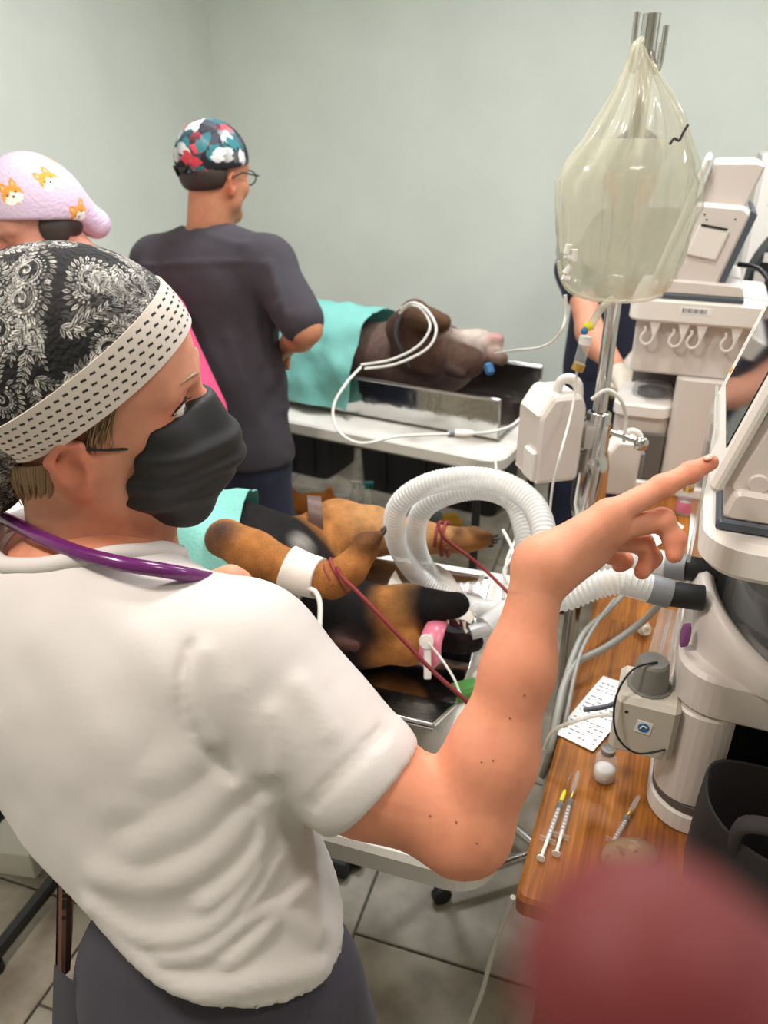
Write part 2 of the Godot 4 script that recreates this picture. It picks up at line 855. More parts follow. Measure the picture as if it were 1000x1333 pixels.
func wood_tex() -> ImageTexture:
	var n := 768
	var im := Image.create(n, n, false, Image.FORMAT_RGB8)
	var f := FastNoiseLite.new()
	f.seed = 5
	f.frequency = 0.012
	f.fractal_octaves = 4
	var g := FastNoiseLite.new()
	g.seed = 9
	g.frequency = 0.05
	g.fractal_octaves = 3
	var dark := rgb(108, 60, 14)
	var pale := rgb(178, 112, 36)
	for y in n:
		for x in n:
			var k := 0.5 + 0.5 * f.get_noise_2d(x * 2.2, y * 0.16) + 0.42 * g.get_noise_2d(x * 3.0, y * 0.11) + 0.14 * f.get_noise_2d(x * 0.5 + 900, y * 0.5)
			im.set_pixel(x, y, dark.lerp(pale, clampf(k, 0, 1)))
	return ImageTexture.create_from_image(im)


# printed form: rows of small grey writing
func form_print(seed_: int) -> ImageTexture:
	var im := Image.create(256, 360, false, Image.FORMAT_RGB8)
	im.fill(rgb(236, 233, 230))
	var r := RandomNumberGenerator.new()
	r.seed = seed_
	for row in 15:
		var y := 24 + row * 21
		if row % 6 == 5:
			continue
		var x := 20
		while x < 222:
			var w := r.randi_range(10, 34)
			if r.randf() < 0.75:
				im.fill_rect(Rect2i(x, y, mini(w, 236 - x), 6), rgb(122, 120, 126))
			x += w + r.randi_range(6, 14)
	return ImageTexture.create_from_image(im)


func make_materials() -> void:
	var weave := noise_tex(0.35, 21, 2, [], 256)
	var cloth := noise_tex(0.06, 22, 4)
	var lumpy := noise_tex(0.02, 23, 5)
	var pores := noise_tex(0.22, 24, 3, [], 256)
	var hairs := noise_tex(0.13, 25, 4, grey(0.66, 1.0))
	var m := mat("wall_paint", Color.WHITE, 0.42)
	m.albedo_texture = noise_tex(0.006, 3, 4, [[0.0, rgb(222, 226, 216)], [1.0, rgb(230, 234, 224)]])
	relief(m, noise_tex(0.09, 4, 4), 0.03)
	tri(m, 0.6, true)
	m = mat("ceiling_paint", rgb(236, 235, 230), 0.85)
	for k in 3:
		m = mat("tile%d" % k, [rgb(255, 252, 247), rgb(247, 243, 238), rgb(250, 249, 250)][k], 0.38)
		m.albedo_texture = noise_tex(0.012, 31 + k, 5, [[0.0, rgb(142, 134, 121)], [0.45, rgb(166, 158, 144)], [0.6, rgb(175, 167, 153)], [1.0, rgb(194, 186, 172)]])
		relief(m, lumpy, 0.05)
		tri(m, 1.1, true)
	mat("grout", rgb(104, 99, 92), 0.9)
	m = mat("white_plastic", rgb(226, 222, 212), 0.42)
	relief(m, noise_tex(0.2, 41, 2, [], 256), 0.02)
	tri(m, 6.0)
	m = mat("steel_leg", rgb(58, 57, 57), 0.4, 0.6)
	m = mat("black_plastic", rgb(24, 24, 26), 0.5)
	m = mat("wood", Color.WHITE, 0.5)
	m.metallic_specular = 0.35
	m.albedo_texture = wood_tex()
	m.clearcoat_enabled = true
	m.clearcoat = 0.05
	m.clearcoat_roughness = 0.25
	tri(m, 1.5)
	m.uv1_triplanar_sharpness = 12.0
	m = mat("mirror_steel", rgb(206, 205, 203), 0.12, 1.0)
	relief(m, lumpy, 0.05)
	tri(m, 1.7)
	m = mat("chrome", rgb(205, 202, 198), 0.16, 1.0)
	m = mat("machine", rgb(214, 205, 197), 0.42)
	m = mat("machine_white", rgb(230, 224, 216), 0.4)
	m = mat("machine_beige", rgb(196, 189, 175), 0.45)
	m = mat("machine_grey", rgb(128, 131, 135), 0.45)
	m = mat("slate", rgb(76, 84, 94), 0.45)
	m = mat("knob_grey", rgb(128, 126, 120), 0.5)
	m = mat("dark_glass", rgb(16, 16, 17), 0.05)
	m = mat("recess", rgb(96, 90, 86), 0.6)
	m = mat("cable_grey", rgb(150, 150, 143), 0.45)
	m = mat("cable_white", rgb(226, 224, 216), 0.4)
	m = mat("cable_black", rgb(26, 26, 27), 0.4)
	m = mat("ink", rgb(52, 50, 52), 0.7)
	m = mat("purple_tube", rgb(98, 32, 96), 0.22)
	m = mat("paper", rgb(238, 235, 231), 0.85)
	m = mat("form", Color.WHITE, 0.85)
	m.albedo_texture = form_print(4)
	# clear things
	m = mat("clear", Color(0.9, 0.92, 0.92, 0.16), 0.06)
	m.transparency = BaseMaterial3D.TRANSPARENCY_ALPHA
	m = mat("hose", Color(0.94, 0.945, 0.935, 0.6), 0.22)
	m.transparency = BaseMaterial3D.TRANSPARENCY_ALPHA
	m = mat("bag_film", Color(0.88, 0.865, 0.77, 0.33), 0.1)
	m.transparency = BaseMaterial3D.TRANSPARENCY_ALPHA
	m = mat("bag_fluid", Color(0.87, 0.875, 0.81, 0.38), 0.1)
	m.transparency = BaseMaterial3D.TRANSPARENCY_ALPHA
	m = mat("line_tube", Color(0.92, 0.91, 0.84, 0.55), 0.2)
	m.transparency = BaseMaterial3D.TRANSPARENCY_ALPHA
	m = mat("smoke_glass", Color(0.6, 0.6, 0.6, 0.3), 0.05)
	m.transparency = BaseMaterial3D.TRANSPARENCY_ALPHA
	# people
	m = mat("skin", Color.WHITE, 0.56)
	m.metallic_specular = 0.36
	m.vertex_color_use_as_albedo = true
	m.subsurf_scatter_enabled = true
	m.subsurf_scatter_strength = 0.12
	m.albedo_texture = noise_tex(0.012, 51, 3, [[0.0, Color(0.94, 0.91, 0.9)], [0.5, Color(0.975, 0.965, 0.96)], [1.0, Color(1, 1, 1)]])
	relief(m, pores, 0.008)
	tri(m, 5.0)
	for q in [["shirt_white", rgb(207, 201, 197)], ["scrub_charcoal", rgb(60, 57, 66)], ["scrub_grey", rgb(54, 50, 56)], ["scrub_navy", rgb(28, 32, 52)], ["shirt_pink", rgb(206, 60, 104)], ["mask_black", rgb(20, 20, 22)], ["denim_navy", rgb(34, 38, 58)]]:
		m = mat(q[0], q[1], 0.9)
		m.rim_enabled = true
		m.rim = 0.25
		m.rim_tint = 0.5
		relief(m, weave, 0.014)
		tri(m, 9.0)
	M.mask_black.roughness = 0.62
	m = mat("cap_paisley", Color.WHITE, 0.85)
	m.albedo_texture = paisley()
	relief(m, cloth, 0.15)
	tri(m, 4.2)
	m = mat("cap_blotch", Color.WHITE, 0.85)
	m.albedo_texture = blotches(rgb(24, 24, 30), [rgb(206, 66, 78), rgb(44, 116, 122), rgb(222, 222, 220), rgb(60, 62, 72), rgb(36, 92, 100)], 150, 5, 24, 56)
	tri(m, 2.7)
	m = mat("cap_lilac", Color.WHITE, 0.85)
	m.albedo_texture = dog_head_print()
	relief(m, cloth, 0.15)
	m = mat("stitch_tape", Color.WHITE, 0.85)
	m.albedo_texture = stitch_print()
	m = mat("hair_blond", rgb(150, 122, 88), 0.5)
	m = mat("hair_dark", rgb(52, 40, 34), 0.6)
	m = mat("eye_white", rgb(225, 215, 208), 0.15)
	m = mat("eye_iris", rgb(70, 82, 84), 0.1)
	m = mat("lash", rgb(44, 32, 28), 0.7)
	m = mat("glove", rgb(226, 214, 196), 0.5)
	m = mat("shoe", rgb(40, 40, 44), 0.6)
	m = mat("phone_case", rgb(104, 72, 58), 0.5)
	# dogs
	m = mat("coat", Color.WHITE, 0.8)
	m.metallic_specular = 0.3
	m.vertex_color_use_as_albedo = true
	m.albedo_texture = hairs
	relief(m, hairs, 0.3)
	tri(m, 7.0)
	m = mat("wet_pink", rgb(214, 118, 142), 0.28)
	m.subsurf_scatter_enabled = true
	m.subsurf_scatter_strength = 0.2
	m = mat("claw", rgb(38, 34, 34), 0.35)
	m = mat("tooth", rgb(226, 214, 190), 0.3)
	m = mat("drape", rgb(128, 196, 186), 0.7)
	m.backlight_enabled = true
	m.backlight = rgb(90, 130, 124)
	relief(m, cloth, 0.1)
	tri(m, 5.0)
	m = mat("leather", rgb(92, 70, 62), 0.5)
	m = mat("gauze", rgb(232, 226, 216), 0.85)
	relief(m, weave, 0.05)
	tri(m, 8.0)
	m = mat("red_cord", rgb(132, 38, 42), 0.65)
	m = mat("yellow", rgb(218, 158, 30), 0.5)
	m = mat("orange", rgb(206, 118, 26), 0.55)
	m = mat("lemon", rgb(228, 220, 60), 0.5)
	m = mat("teal", rgb(20, 118, 112), 0.4)
	m = mat("green", rgb(78, 140, 60), 0.6)
	m = mat("blue", rgb(44, 108, 166), 0.5)
	m = mat("clip_blue", rgb(44, 98, 140), 0.5)
	m = mat("mole", rgb(140, 86, 64), 0.6)
	m = mat("nail", rgb(222, 160, 138), 0.3)
	m = mat("violet", rgb(136, 74, 132), 0.6)
	m = mat("gold", rgb(196, 164, 84), 0.3, 0.8)
	m = mat("rubber", rgb(22, 22, 23), 0.55)
	m = mat("bag_fabric", rgb(40, 36, 36), 0.85)
	relief(m, weave, 0.08)
	tri(m, 6.0)
	m = mat("lamp_glow", rgb(255, 246, 230), 0.6)
	m.emission_enabled = true
	m.emission = rgb(255, 240, 216)
	m.emission_energy_multiplier = 3.0
	m = mat("camo", Color.WHITE, 0.85)
	m.albedo_texture = blotches(rgb(138, 130, 92), [rgb(98, 92, 58), rgb(160, 152, 116), rgb(116, 106, 70)], 50, 9, 20, 50)
	tri(m, 8.0)


# ---------------------------------------------------------------- camera and light
func make_view() -> void:
	var cam := Camera3D.new()
	cam.name = "camera"
	add_child(cam)
	cam.transform = Transform3D(look, eye)
	var lens := CameraAttributesPhysical.new()
	lens.frustum_focal_length = 12.0 / tan(atan(666.5 / FPX))
	lens.frustum_near = 0.02
	lens.frustum_far = 60.0
	lens.exposure_aperture = 4.4
	lens.frustum_focus_distance = 0.82
	cam.attributes = lens
	cam.current = true
	var env := Environment.new()
	env.background_mode = Environment.BG_COLOR
	env.background_color = Color(0.02, 0.02, 0.02)
	env.tonemap_mode = Environment.TONE_MAPPER_LINEAR
	env.tonemap_exposure = 1.1
	env.sdfgi_enabled = true
	env.ssao_enabled = true
	env.ssil_enabled = true
	var we := WorldEnvironment.new()
	we.name = "surroundings"
	we.environment = env
	add_child(we)


# r, s, strength, warmth
const LAMPS := [[2.9, 3.7, 0.42, 0.9], [1.3, 3.9, 1.15, 0.9], [1.35, 1.9, 1.0, 0.0], [2.6, 1.7, 1.1, 0.0], [4.0, 2.2, 1.0, 0.0], [1.2, 5.4, 0.06, 1.0], [3.2, 5.4, 0.06, 1.0], [1.95, 2.75, 0.7, 0.6]]
const LAMP_ENERGY := 2.0
const CEIL := 2.75
var corner := Vector3(-0.865, 0, -4.5)       # where the left and the back wall meet


# a point of the room: r metres from the left wall, s metres from the back wall
func room(r: float, s: float, h := 0.0) -> Vector3:
	return corner - e1 * r - e2 * s + Vector3(0, h, 0)


func room_basis() -> Basis:
	return Basis(-e1, Vector3.UP, -e2)


func make_lamps() -> void:
	var words := ["above the young woman in the white shirt", "left of the photographer", "over the far left corner", "over the far operating table", "over the far anaesthesia machine", "behind the photographer on the left", "behind the photographer on the right", "over the black and tan dog"]
	var n := 0
	for q in LAMPS:
		var p := room(q[0], q[1], CEIL)
		var o := thing("ceiling_light", "square recessed ceiling light " + words[n], "ceiling light", p, "ceiling lights")
		n += 1
		o.basis = room_basis()
		var mb := Mb.new()
		for s in [-1.0, 1.0]:
			mb.box(Vector3(s * 0.165, -0.008, 0), Vector3(0.03, 0.02, 0.36), 0.004)
			mb.box(Vector3(0, -0.008, s * 0.165), Vector3(0.3, 0.02, 0.03), 0.004)
		put(mb, "frame", M.machine_white, o)
		mb = Mb.new()
		mb.box(Vector3(0, -0.004, 0), Vector3(0.3, 0.008, 0.3))
		put(mb, "diffuser", M.lamp_glow, o)
		var l := AreaLight3D.new()
		l.name = "lamp"
		l.area_size = Vector2(0.28, 0.28)
		l.light_color = Color(0.955, 0.975, 1.0).lerp(Color(1.0, 0.96, 0.925), q[3])
		l.light_energy = LAMP_ENERGY * q[2]
		l.area_range = 12.0
		l.shadow_enabled = true
		o.add_child(l)
		l.position = Vector3(0, -0.02, 0)
		l.rotation_degrees.x = -90


func slab(called: String, mid: Vector3, size: Vector3, material: Material) -> MeshInstance3D:
	var mb := Mb.new()
	mb.box(Vector3.ZERO, size)
	var o := put(mb, called, material)
	o.transform = Transform3D(room_basis(), mid)
	o.set_meta("kind", "structure")
	return o


func make_room() -> void:
	var w := 5.0
	var d := 6.6
	var h := CEIL
	slab("wall_back", room(w / 2, -0.06, h / 2), Vector3(w + 0.24, h, 0.12), M.wall_paint).set_meta("label", "pale grey-green painted wall behind the far table")
	slab("wall_left", room(-0.06, d / 2, h / 2), Vector3(0.12, h, d), M.wall_paint).set_meta("label", "pale grey-green painted wall left of the corner")
	slab("wall_right", room(w + 0.06, d / 2, h / 2), Vector3(0.12, h, d), M.wall_paint).set_meta("label", "pale painted wall beyond the machines on the right")
	slab("wall_front", room(w / 2, d + 0.06, h / 2), Vector3(w + 0.24, h, 0.12), M.wall_paint).set_meta("label", "pale painted wall behind the photographer")
	slab("ceiling", room(w / 2, d / 2, h + 0.06), Vector3(w + 0.24, 0.12, d + 0.24), M.ceiling_paint).set_meta("label", "plain white ceiling with square lights")
	var fl := slab("floor", room(w / 2, d / 2, -0.06), Vector3(w + 0.24, 0.1, d + 0.24), M.grout)
	fl.set_meta("label", "floor of large grey-beige stone tiles with dark joints")
	var step := 0.6
	var gap := 0.006
	var made := {}
	for i in range(-4, 8):
		var r0 := 1.781 + i * step
		var shift := fposmod(i * 0.386, 1.0) * step
		for j in range(-7, 9):
			var s0 := 2.912 + shift + j * step
			var ra := maxf(r0, 0.0) + gap / 2
			var rb := minf(r0 + step, w) - gap / 2
			var sa := maxf(s0, 0.0) + gap / 2
			var sb := minf(s0 + step, d) - gap / 2
			if rb - ra < 0.03 or sb - sa < 0.03:
				continue
			var key := "%.3f %.3f" % [rb - ra, sb - sa]
			if not made.has(key):
				var mb := Mb.new()
				mb.box(Vector3(0, -0.005, 0), Vector3(rb - ra, 0.01, sb - sa), 0.002)
				made[key] = mb.done()
			var o := put_mesh(made[key], "tile", M["tile%d" % [posmod(i * 7 + j * 5, 3)]], fl)
			o.transform = fl.transform.affine_inverse() * Transform3D(room_basis(), room((ra + rb) / 2, (sa + sb) / 2, 0))
	# skirting along the two walls in view
	slab("baseboard_back", room(w / 2, 0.006, 0.05), Vector3(w, 0.1, 0.012), M.machine_white).set_meta("label", "low white skirting board along the back wall")
	slab("baseboard_left", room(0.006, d / 2, 0.05), Vector3(0.012, 0.1, d - 0.03), M.machine_white).set_meta("label", "low white skirting board along the left wall")


# ---------------------------------------------------------------- people
# Head axes: y to the crown, z to the face, x to the person's left; the origin lies between the ears.
func head_frame(origin: Vector3, up: Vector3, face: Vector3, size := 1.0) -> Transform3D:
	var z := face.normalized()
	var x := up.cross(z).normalized()
	return Transform3D(Basis(x, z.cross(x), z) * size, origin)


func add_head(b: Blob, f: Transform3D, skin: Color, ears := true) -> void:
	var s := f.basis.get_scale().x
	var turn := f.basis.orthonormalized()
	var rosy := skin * Color(1.02, 0.8, 0.78)
	var warm := skin * Color(1.0, 0.9, 0.88)
	b.egg(f * Vector3(0, 0.045, -0.008), Vector3(0.074, 0.085, 0.094) * s, turn, 0.02, skin)
	b.egg(f * Vector3(0, -0.018, 0.03), Vector3(0.06, 0.082, 0.056) * s, turn, 0.03 * s, skin)
	b.egg(f * Vector3(0, 0.05, 0.05), Vector3(0.055, 0.045, 0.042) * s, turn, 0.03 * s, skin)
	for k in [-1.0, 1.0]:
		b.cap(f * Vector3(k * 0.054, -0.03, 0.005), f * Vector3(k * 0.046, -0.062, 0.022), 0.02 * s, 0.018 * s, 0.03 * s, skin)
		b.cap(f * Vector3(k * 0.046, -0.062, 0.022), f * Vector3(k * 0.012, -0.093, 0.068), 0.018 * s, 0.016 * s, 0.03 * s, skin)
		b.egg(f * Vector3(k * 0.04, -0.022, 0.058), Vector3(0.026, 0.026, 0.024) * s, turn, 0.025 * s, warm)
		b.cap(f * Vector3(k * 0.014, 0.034, 0.088), f * Vector3(k * 0.046, 0.034, 0.07), 0.009 * s, 0.008 * s, 0.016 * s, skin)
	b.cap(f * Vector3(-0.012, -0.094, 0.072), f * Vector3(0.012, -0.094, 0.072), 0.017 * s, 0.017 * s, 0.02 * s, warm)
	for k in [-1.0, 1.0]:
		b.egg(f * Vector3(k * 0.033, 0.016, 0.097), Vector3(0.02, 0.012, 0.016) * s, turn, 0.012 * s, skin, 1)
	for k in [-1.0, 1.0]:
		# lids
		b.chain([f * Vector3(k * 0.019, 0.013, 0.08), f * Vector3(k * 0.027, 0.0238, 0.084), f * Vector3(k * 0.039, 0.0235, 0.0805), f * Vector3(k * 0.0475, 0.013, 0.0715)], [0.0028 * s, 0.0034 * s, 0.0034 * s, 0.0026 * s], 0.004 * s, rosy)
		b.chain([f * Vector3(k * 0.019, 0.012, 0.08), f * Vector3(k * 0.03, 0.0065, 0.082), f * Vector3(k * 0.045, 0.0115, 0.071)], [0.003 * s, 0.0034 * s, 0.003 * s], 0.004 * s, rosy)
	b.chain([f * Vector3(0, 0.026, 0.085), f * Vector3(0, 0.0, 0.099), f * Vector3(0, -0.027, 0.109)], [0.008 * s, 0.009 * s, 0.0115 * s], 0.014 * s, warm)
	for k in [-1.0, 1.0]:
		b.egg(f * Vector3(k * 0.012, -0.031, 0.099), Vector3(0.008, 0.008, 0.011) * s, turn, 0.008 * s, rosy)
	b.cap(f * Vector3(-0.018, -0.056, 0.083), f * Vector3(0.018, -0.056, 0.083), 0.006 * s, 0.006 * s, 0.008 * s, rosy)
	b.cap(f * Vector3(-0.014, -0.066, 0.083), f * Vector3(0.014, -0.066, 0.083), 0.007 * s, 0.007 * s, 0.006 * s, rosy)
	if ears:
		for k in [-1.0, 1.0]:
			var tilt := turn * Basis(Vector3.UP, k * 0.45)
			b.egg(f * Vector3(k * 0.077, -0.02, -0.012), Vector3(0.006, 0.027, 0.017) * s, tilt, 0.008 * s, rosy)
			b.chain([f * Vector3(k * 0.076, -0.018, 0.003), f * Vector3(k * 0.079, 0.002, -0.002), f * Vector3(k * 0.083, 0.007, -0.016), f * Vector3(k * 0.085, -0.01, -0.028), f * Vector3(k * 0.082, -0.03, -0.022), f * Vector3(k * 0.076, -0.046, -0.008)], [0.0036 * s, 0.004 * s, 0.004 * s, 0.004 * s, 0.0046 * s, 0.0075 * s], 0.004 * s, rosy)
			b.egg(f * Vector3(k * 0.085, -0.02, -0.009), Vector3(0.008, 0.013, 0.009) * s, tilt, 0.005 * s, skin, 1)


func add_eyes(f: Transform3D, parent: Node) -> void:
	for k in [-1.0, 1.0]:
		var mb := Mb.new()
		mb.x = f
		mb.ball(Vector3(k * 0.034, 0.014, 0.0748), Vector3.ONE * 0.0122, 18)
		var e := put(mb, "eye", M.eye_white, parent)
		mb = Mb.new()
		mb.x = f
		mb.ball(Vector3(k * 0.0345, 0.0132, 0.0806), Vector3(0.0064, 0.0064, 0.0072), 14)
		put(mb, "iris", M.eye_iris, e)


# five fingers as chains rooted in the palm; each finger: points and radii
func add_fingers(b: Blob, fingers: Array, skin: Color) -> void:
	var tip := skin * Color(1.02, 0.84, 0.82)
	for q in fingers:
		var pts: Array = q[0]
		var rs: Array = q[1]
		for i in pts.size() - 1:
			b.cap(pts[i], pts[i + 1], rs[i], rs[i + 1], 0.004, skin if i < pts.size() - 2 else tip)
			if i > 0:
				b.egg(pts[i], Vector3.ONE * rs[i] * 1.06, Basis.IDENTITY, 0.004, tip)


# where the line of sight through a picture point meets a body that is being built
func hit(b: Blob, x: float, y: float) -> Vector3:
	var d := (at(x, y, 1.0) - eye).normalized()
	var t := 0.3
	var list := b.all()
	for i in 90:
		var w := b.value(eye + d * t, list)
		if w < 0.0006 or t > 3.5:
			break
		t += maxf(w * 0.8, 0.001)
	return eye + d * t


# raised (or, with a negative height, sunken) lines on cloth: [points, half width, height]
func folded(lines: Array) -> Callable:
	var a := PackedVector3Array()
	var d := PackedVector3Array()
	var w := PackedFloat32Array()
	var h := PackedFloat32Array()
	for q in lines:
		var pts: Array = q[0]
		for i in pts.size() - 1:
			a.append(pts[i])
			d.append(pts[i + 1] - pts[i])
			w.append(q[1])
			h.append(q[2])
	var rough := FastNoiseLite.new()
	rough.seed = 77
	rough.frequency = 9.0
	rough.fractal_octaves = 2
	return func(p: Vector3) -> float:
		var up := 0.0
		var down := 0.0
		for i in a.size():
			var q := p - a[i]
			var t := clampf(q.dot(d[i]) / maxf(d[i].length_squared(), 1e-9), 0.0, 1.0)
			var l := (q - d[i] * t).length() / w[i]
			if l < 2.2:
				var g := exp(-l * l) * h[i]
				if g > 0.0:
					up = maxf(up, g)
				else:
					down = minf(down, g)
		return -(up + down) - 0.0022 * rough.get_noise_3dv(p)


func traced(b: Blob, px: Array) -> Array:
	var out := []
	for i in range(0, px.size(), 2):
		out.append(hit(b, px[i], px[i + 1]))
	return curve(out, 4)


# a cap: outer shell of the skull above a slanted edge
func cap_blob(f: Transform3D, cell: float, puff: float, front: Vector3, back: Vector3) -> Blob:
	var b := blob(cell)
	var s := f.basis.get_scale().x
	var turn := f.basis.orthonormalized()
	b.egg(f * Vector3(0, 0.05, -0.012), Vector3(0.083 + puff * 0.5, 0.09 + puff, 0.108 + puff * 0.4) * s, turn, 0.02)
	b.egg(f * Vector3(0, 0.035, -0.035), Vector3(0.08, 0.075, 0.085) * s, turn, 0.03)
	var n := (back - front).cross(Vector3.RIGHT)
	if n.y > 0:
		n = -n
	b.cut(f * front, f.basis.orthonormalized() * n.normalized(), 0.004)
	return b


func woman_in_white() -> void:
	var o := thing("person", "person in a white t-shirt and paisley cap pointing at the monitor", "person", Vector3.ZERO)
	var skin := lin(216, 154, 126)
	var arm_skin := lin(222, 150, 118)
	var f := head_frame(eye + look * Vector3(-0.277, 0.102, -0.7362), look * Vector3(0.06, 0.813, 0.579), look * Vector3(0.985, 0.046, -0.168), 1.01)
	var nape := at(120, 726, 0.79)
	var sh_r := at(322, 852, 0.722)
	var sh_l := at(-8, 712, 0.88)
	var hips := Vector3(-0.172, 0.9, -0.5)
	# ---- head and neck
	var hb := blob(0.0028)
	add_head(hb, f, skin)
	hb.cap(f * Vector3(0, -0.02, -0.022), nape + Vector3(0, -0.03, 0), 0.051, 0.062, 0.03, skin)
	hb.cap(f * Vector3(0, -0.045, 0.015), nape + Vector3(0.03, -0.02, -0.03), 0.042, 0.05, 0.03, skin)
	for k in [-1.0, 1.0]:
		hb.cap(f * Vector3(k * 0.06, -0.03, -0.012), nape + Vector3(0.05 - k * 0.015, -0.03, -0.05 - k * 0.02), 0.014, 0.012, 0.02, skin * Color(1, 0.94, 0.92))
	# ---- body and arms
	var bb := blob(0.0065)
	bb.egg(Vector3(-0.29, 1.235, -0.635), Vector3(0.155, 0.12, 0.085), Basis(Vector3.UP, -0.57), 0.05, arm_skin)
	bb.egg(Vector3(-0.255, 1.12, -0.58), Vector3(0.135, 0.15, 0.08), Basis(Vector3.UP, -0.45), 0.05, arm_skin)
	bb.egg(hips, Vector3(0.135, 0.13, 0.095), Basis(Vector3.UP, -0.24), 0.05, arm_skin)
	bb.cap(nape, Vector3(-0.28, 1.3, -0.64), 0.05, 0.07, 0.04, arm_skin)
	bb.cap(nape + Vector3(0, -0.03, 0), sh_r, 0.04, 0.045, 0.05, arm_skin)
	bb.cap(nape + Vector3(0, -0.03, 0), sh_l, 0.04, 0.045, 0.05, arm_skin)
	var elbow := at(610, 1075, 0.705)
	var wrist := at(704, 742, 0.70)
	bb.cap(sh_r, at(470, 1010, 0.715), 0.05, 0.047, 0.04, arm_skin)
	bb.cap(at(470, 1010, 0.715), at(590, 1070, 0.708), 0.047, 0.04, 0.03, arm_skin)
	bb.egg(at(608, 1080, 0.71), Vector3.ONE * 0.0355, Basis.IDENTITY, 0.03, arm_skin * Color(1, 0.9, 0.88))
	bb.cap(elbow, at(640, 985, 0.70), 0.034, 0.0375, 0.025, arm_skin)
	bb.cap(at(640, 985, 0.70), at(675, 870, 0.697), 0.0375, 0.029, 0.025, arm_skin)
	bb.cap(at(675, 870, 0.697), wrist, 0.029, 0.0225, 0.025, arm_skin)
	# the other arm reaches forward to the dog
	var el2 := at(95, 850, 1.0)
	var hand2 := at(300, 757, 1.06)
	bb.cap(sh_l, el2, 0.048, 0.038, 0.03, arm_skin)
	bb.cap(el2, hand2, 0.036, 0.024, 0.03, arm_skin)
	# legs under the trousers
	for k in [-1.0, 1.0]:
		var hip := hips + Vector3(k * 0.075, -0.06, k * 0.02)
		bb.chain([hip, hip + Vector3(k * 0.005, -0.38, -0.02), hip + Vector3(k * 0.01, -0.76, 0.01)], [0.068, 0.046, 0.034], 0.03, arm_skin)
	# ---- hands
	var hn := blob(0.0026)
	var hs := lin(226, 158, 128)
	hn.cap(at(696, 775, 0.70), wrist, 0.0245, 0.0225, 0.02, arm_skin)
	var mcp := [at(793, 671, 0.705), at(798, 689, 0.718), at(782, 702, 0.736), at(762, 714, 0.752)]
	for i in 4:
		hn.cap(at(712 - i * 3, 730 + i * 3, 0.698 + i * 0.005), mcp[i], 0.0195 - i * 0.001, 0.0148 - i * 0.0008, 0.02, hs)
		hn.egg(mcp[i], Vector3.ONE * 0.0138, Basis.IDENTITY, 0.008, hs * Color(1.0, 0.9, 0.88))
	hn.cap(at(722, 745, 0.715), at(765, 722, 0.73), 0.0185, 0.014, 0.02, hs)
	add_fingers(hn, [
		[[mcp[0], at(862, 634, 0.712), at(899, 615, 0.717), at(925, 602, 0.72)], [0.0128, 0.0108, 0.0094, 0.0078]],
		[[mcp[1], at(862, 677, 0.722), at(878, 702, 0.722), at(878, 722, 0.719)], [0.0122, 0.0108, 0.0096, 0.0082]],
		[[mcp[2], at(836, 707, 0.742), at(848, 726, 0.744), at(836, 744, 0.742)], [0.0112, 0.0102, 0.0092, 0.008]],
		[[mcp[3], at(798, 722, 0.775), at(812, 730, 0.782), at(806, 736, 0.786)], [0.0105, 0.0092, 0.0084, 0.0074]],
		[[at(735, 728, 0.735), at(772, 722, 0.765), at(796, 706, 0.782), at(812, 697, 0.79)], [0.015, 0.0122, 0.0105, 0.0085]],
	], hs)
	# left hand resting on the dog: five fingers curled over its chest
	var pm := at(309, 760, 1.07)
	var h2 := blob(0.004)
	h2.cap(hand2, pm, 0.024, 0.022, 0.02, hs)
	var fl := []
	for i in 5:
		var base := at(310 + i * 6, 752 + i * 5, 1.075)
		fl.append([[base, at(324 + i * 5, 762 + i * 4, 1.085 + i * 0.003), at(335 + i * 3, 778 + i * 3, 1.09 + i * 0.003)], [0.0105, 0.0095, 0.008]])
	add_fingers(h2, fl, hs)
	# ---- shirt
	var sb := blob(0.0042)
	var cuff := at(478, 1018, 0.715)
	var cuff_dir := (at(530, 1075, 0.715) - at(400, 935, 0.715)).normalized()
	sb.egg(Vector3(-0.295, 1.235, -0.638), Vector3(0.19, 0.135, 0.112), Basis(Vector3.UP, -0.57), 0.05)
	sb.egg(Vector3(-0.262, 1.14, -0.592), Vector3(0.18, 0.14, 0.112), Basis(Vector3.UP, -0.47), 0.06)
	sb.egg(Vector3(-0.205, 1.04, -0.548), Vector3(0.146, 0.14, 0.108), Basis(Vector3.UP, -0.36), 0.06)
	sb.egg(Vector3(-0.172, 0.94, -0.505), Vector3(0.156, 0.14, 0.116), Basis(Vector3.UP, -0.24), 0.06)
	sb.cap(nape + Vector3(0.01, -0.075, 0.005), sh_r, 0.042, 0.058, 0.06)
	sb.cap(nape + Vector3(-0.01, -0.075, 0), sh_l, 0.042, 0.056, 0.06)
	sb.cap(sh_r, at(395, 935, 0.722), 0.058, 0.059, 0.05)
	sb.cap(at(395, 935, 0.722), cuff - cuff_dir * 0.015, 0.059, 0.0625, 0.03)
	sb.cap(sh_l, sh_l.lerp(el2, 0.75), 0.055, 0.055, 0.04)
	var cuff_side := cuff_dir.cross(Vector3.UP).normalized()
	sb.egg(cuff + cuff_dir * 0.04, Vector3(0.105, 0.04, 0.105), Basis(cuff_side, cuff_dir, cuff_side.cross(cuff_dir)), 0.004, Color.WHITE, 1)
	sb.cap(cuff + cuff_dir * 0.035, cuff + cuff_dir * 0.1, 0.055, 0.055, 0.003, Color.WHITE, 1)
	sb.cap(nape + Vector3(0, 0.1, -0.02), nape + Vector3(0, -0.05, 0.0), 0.11, 0.078, 0.006, Color.WHITE, 1)
	var collar := sb.op.size() - 1
	var h1 := hit(sb, 88, 1172)
	var h3 := hit(sb, 418, 1292)
	var hem := (h3 - h1).cross(hit(sb, 250, 1300) - h1).normalized()
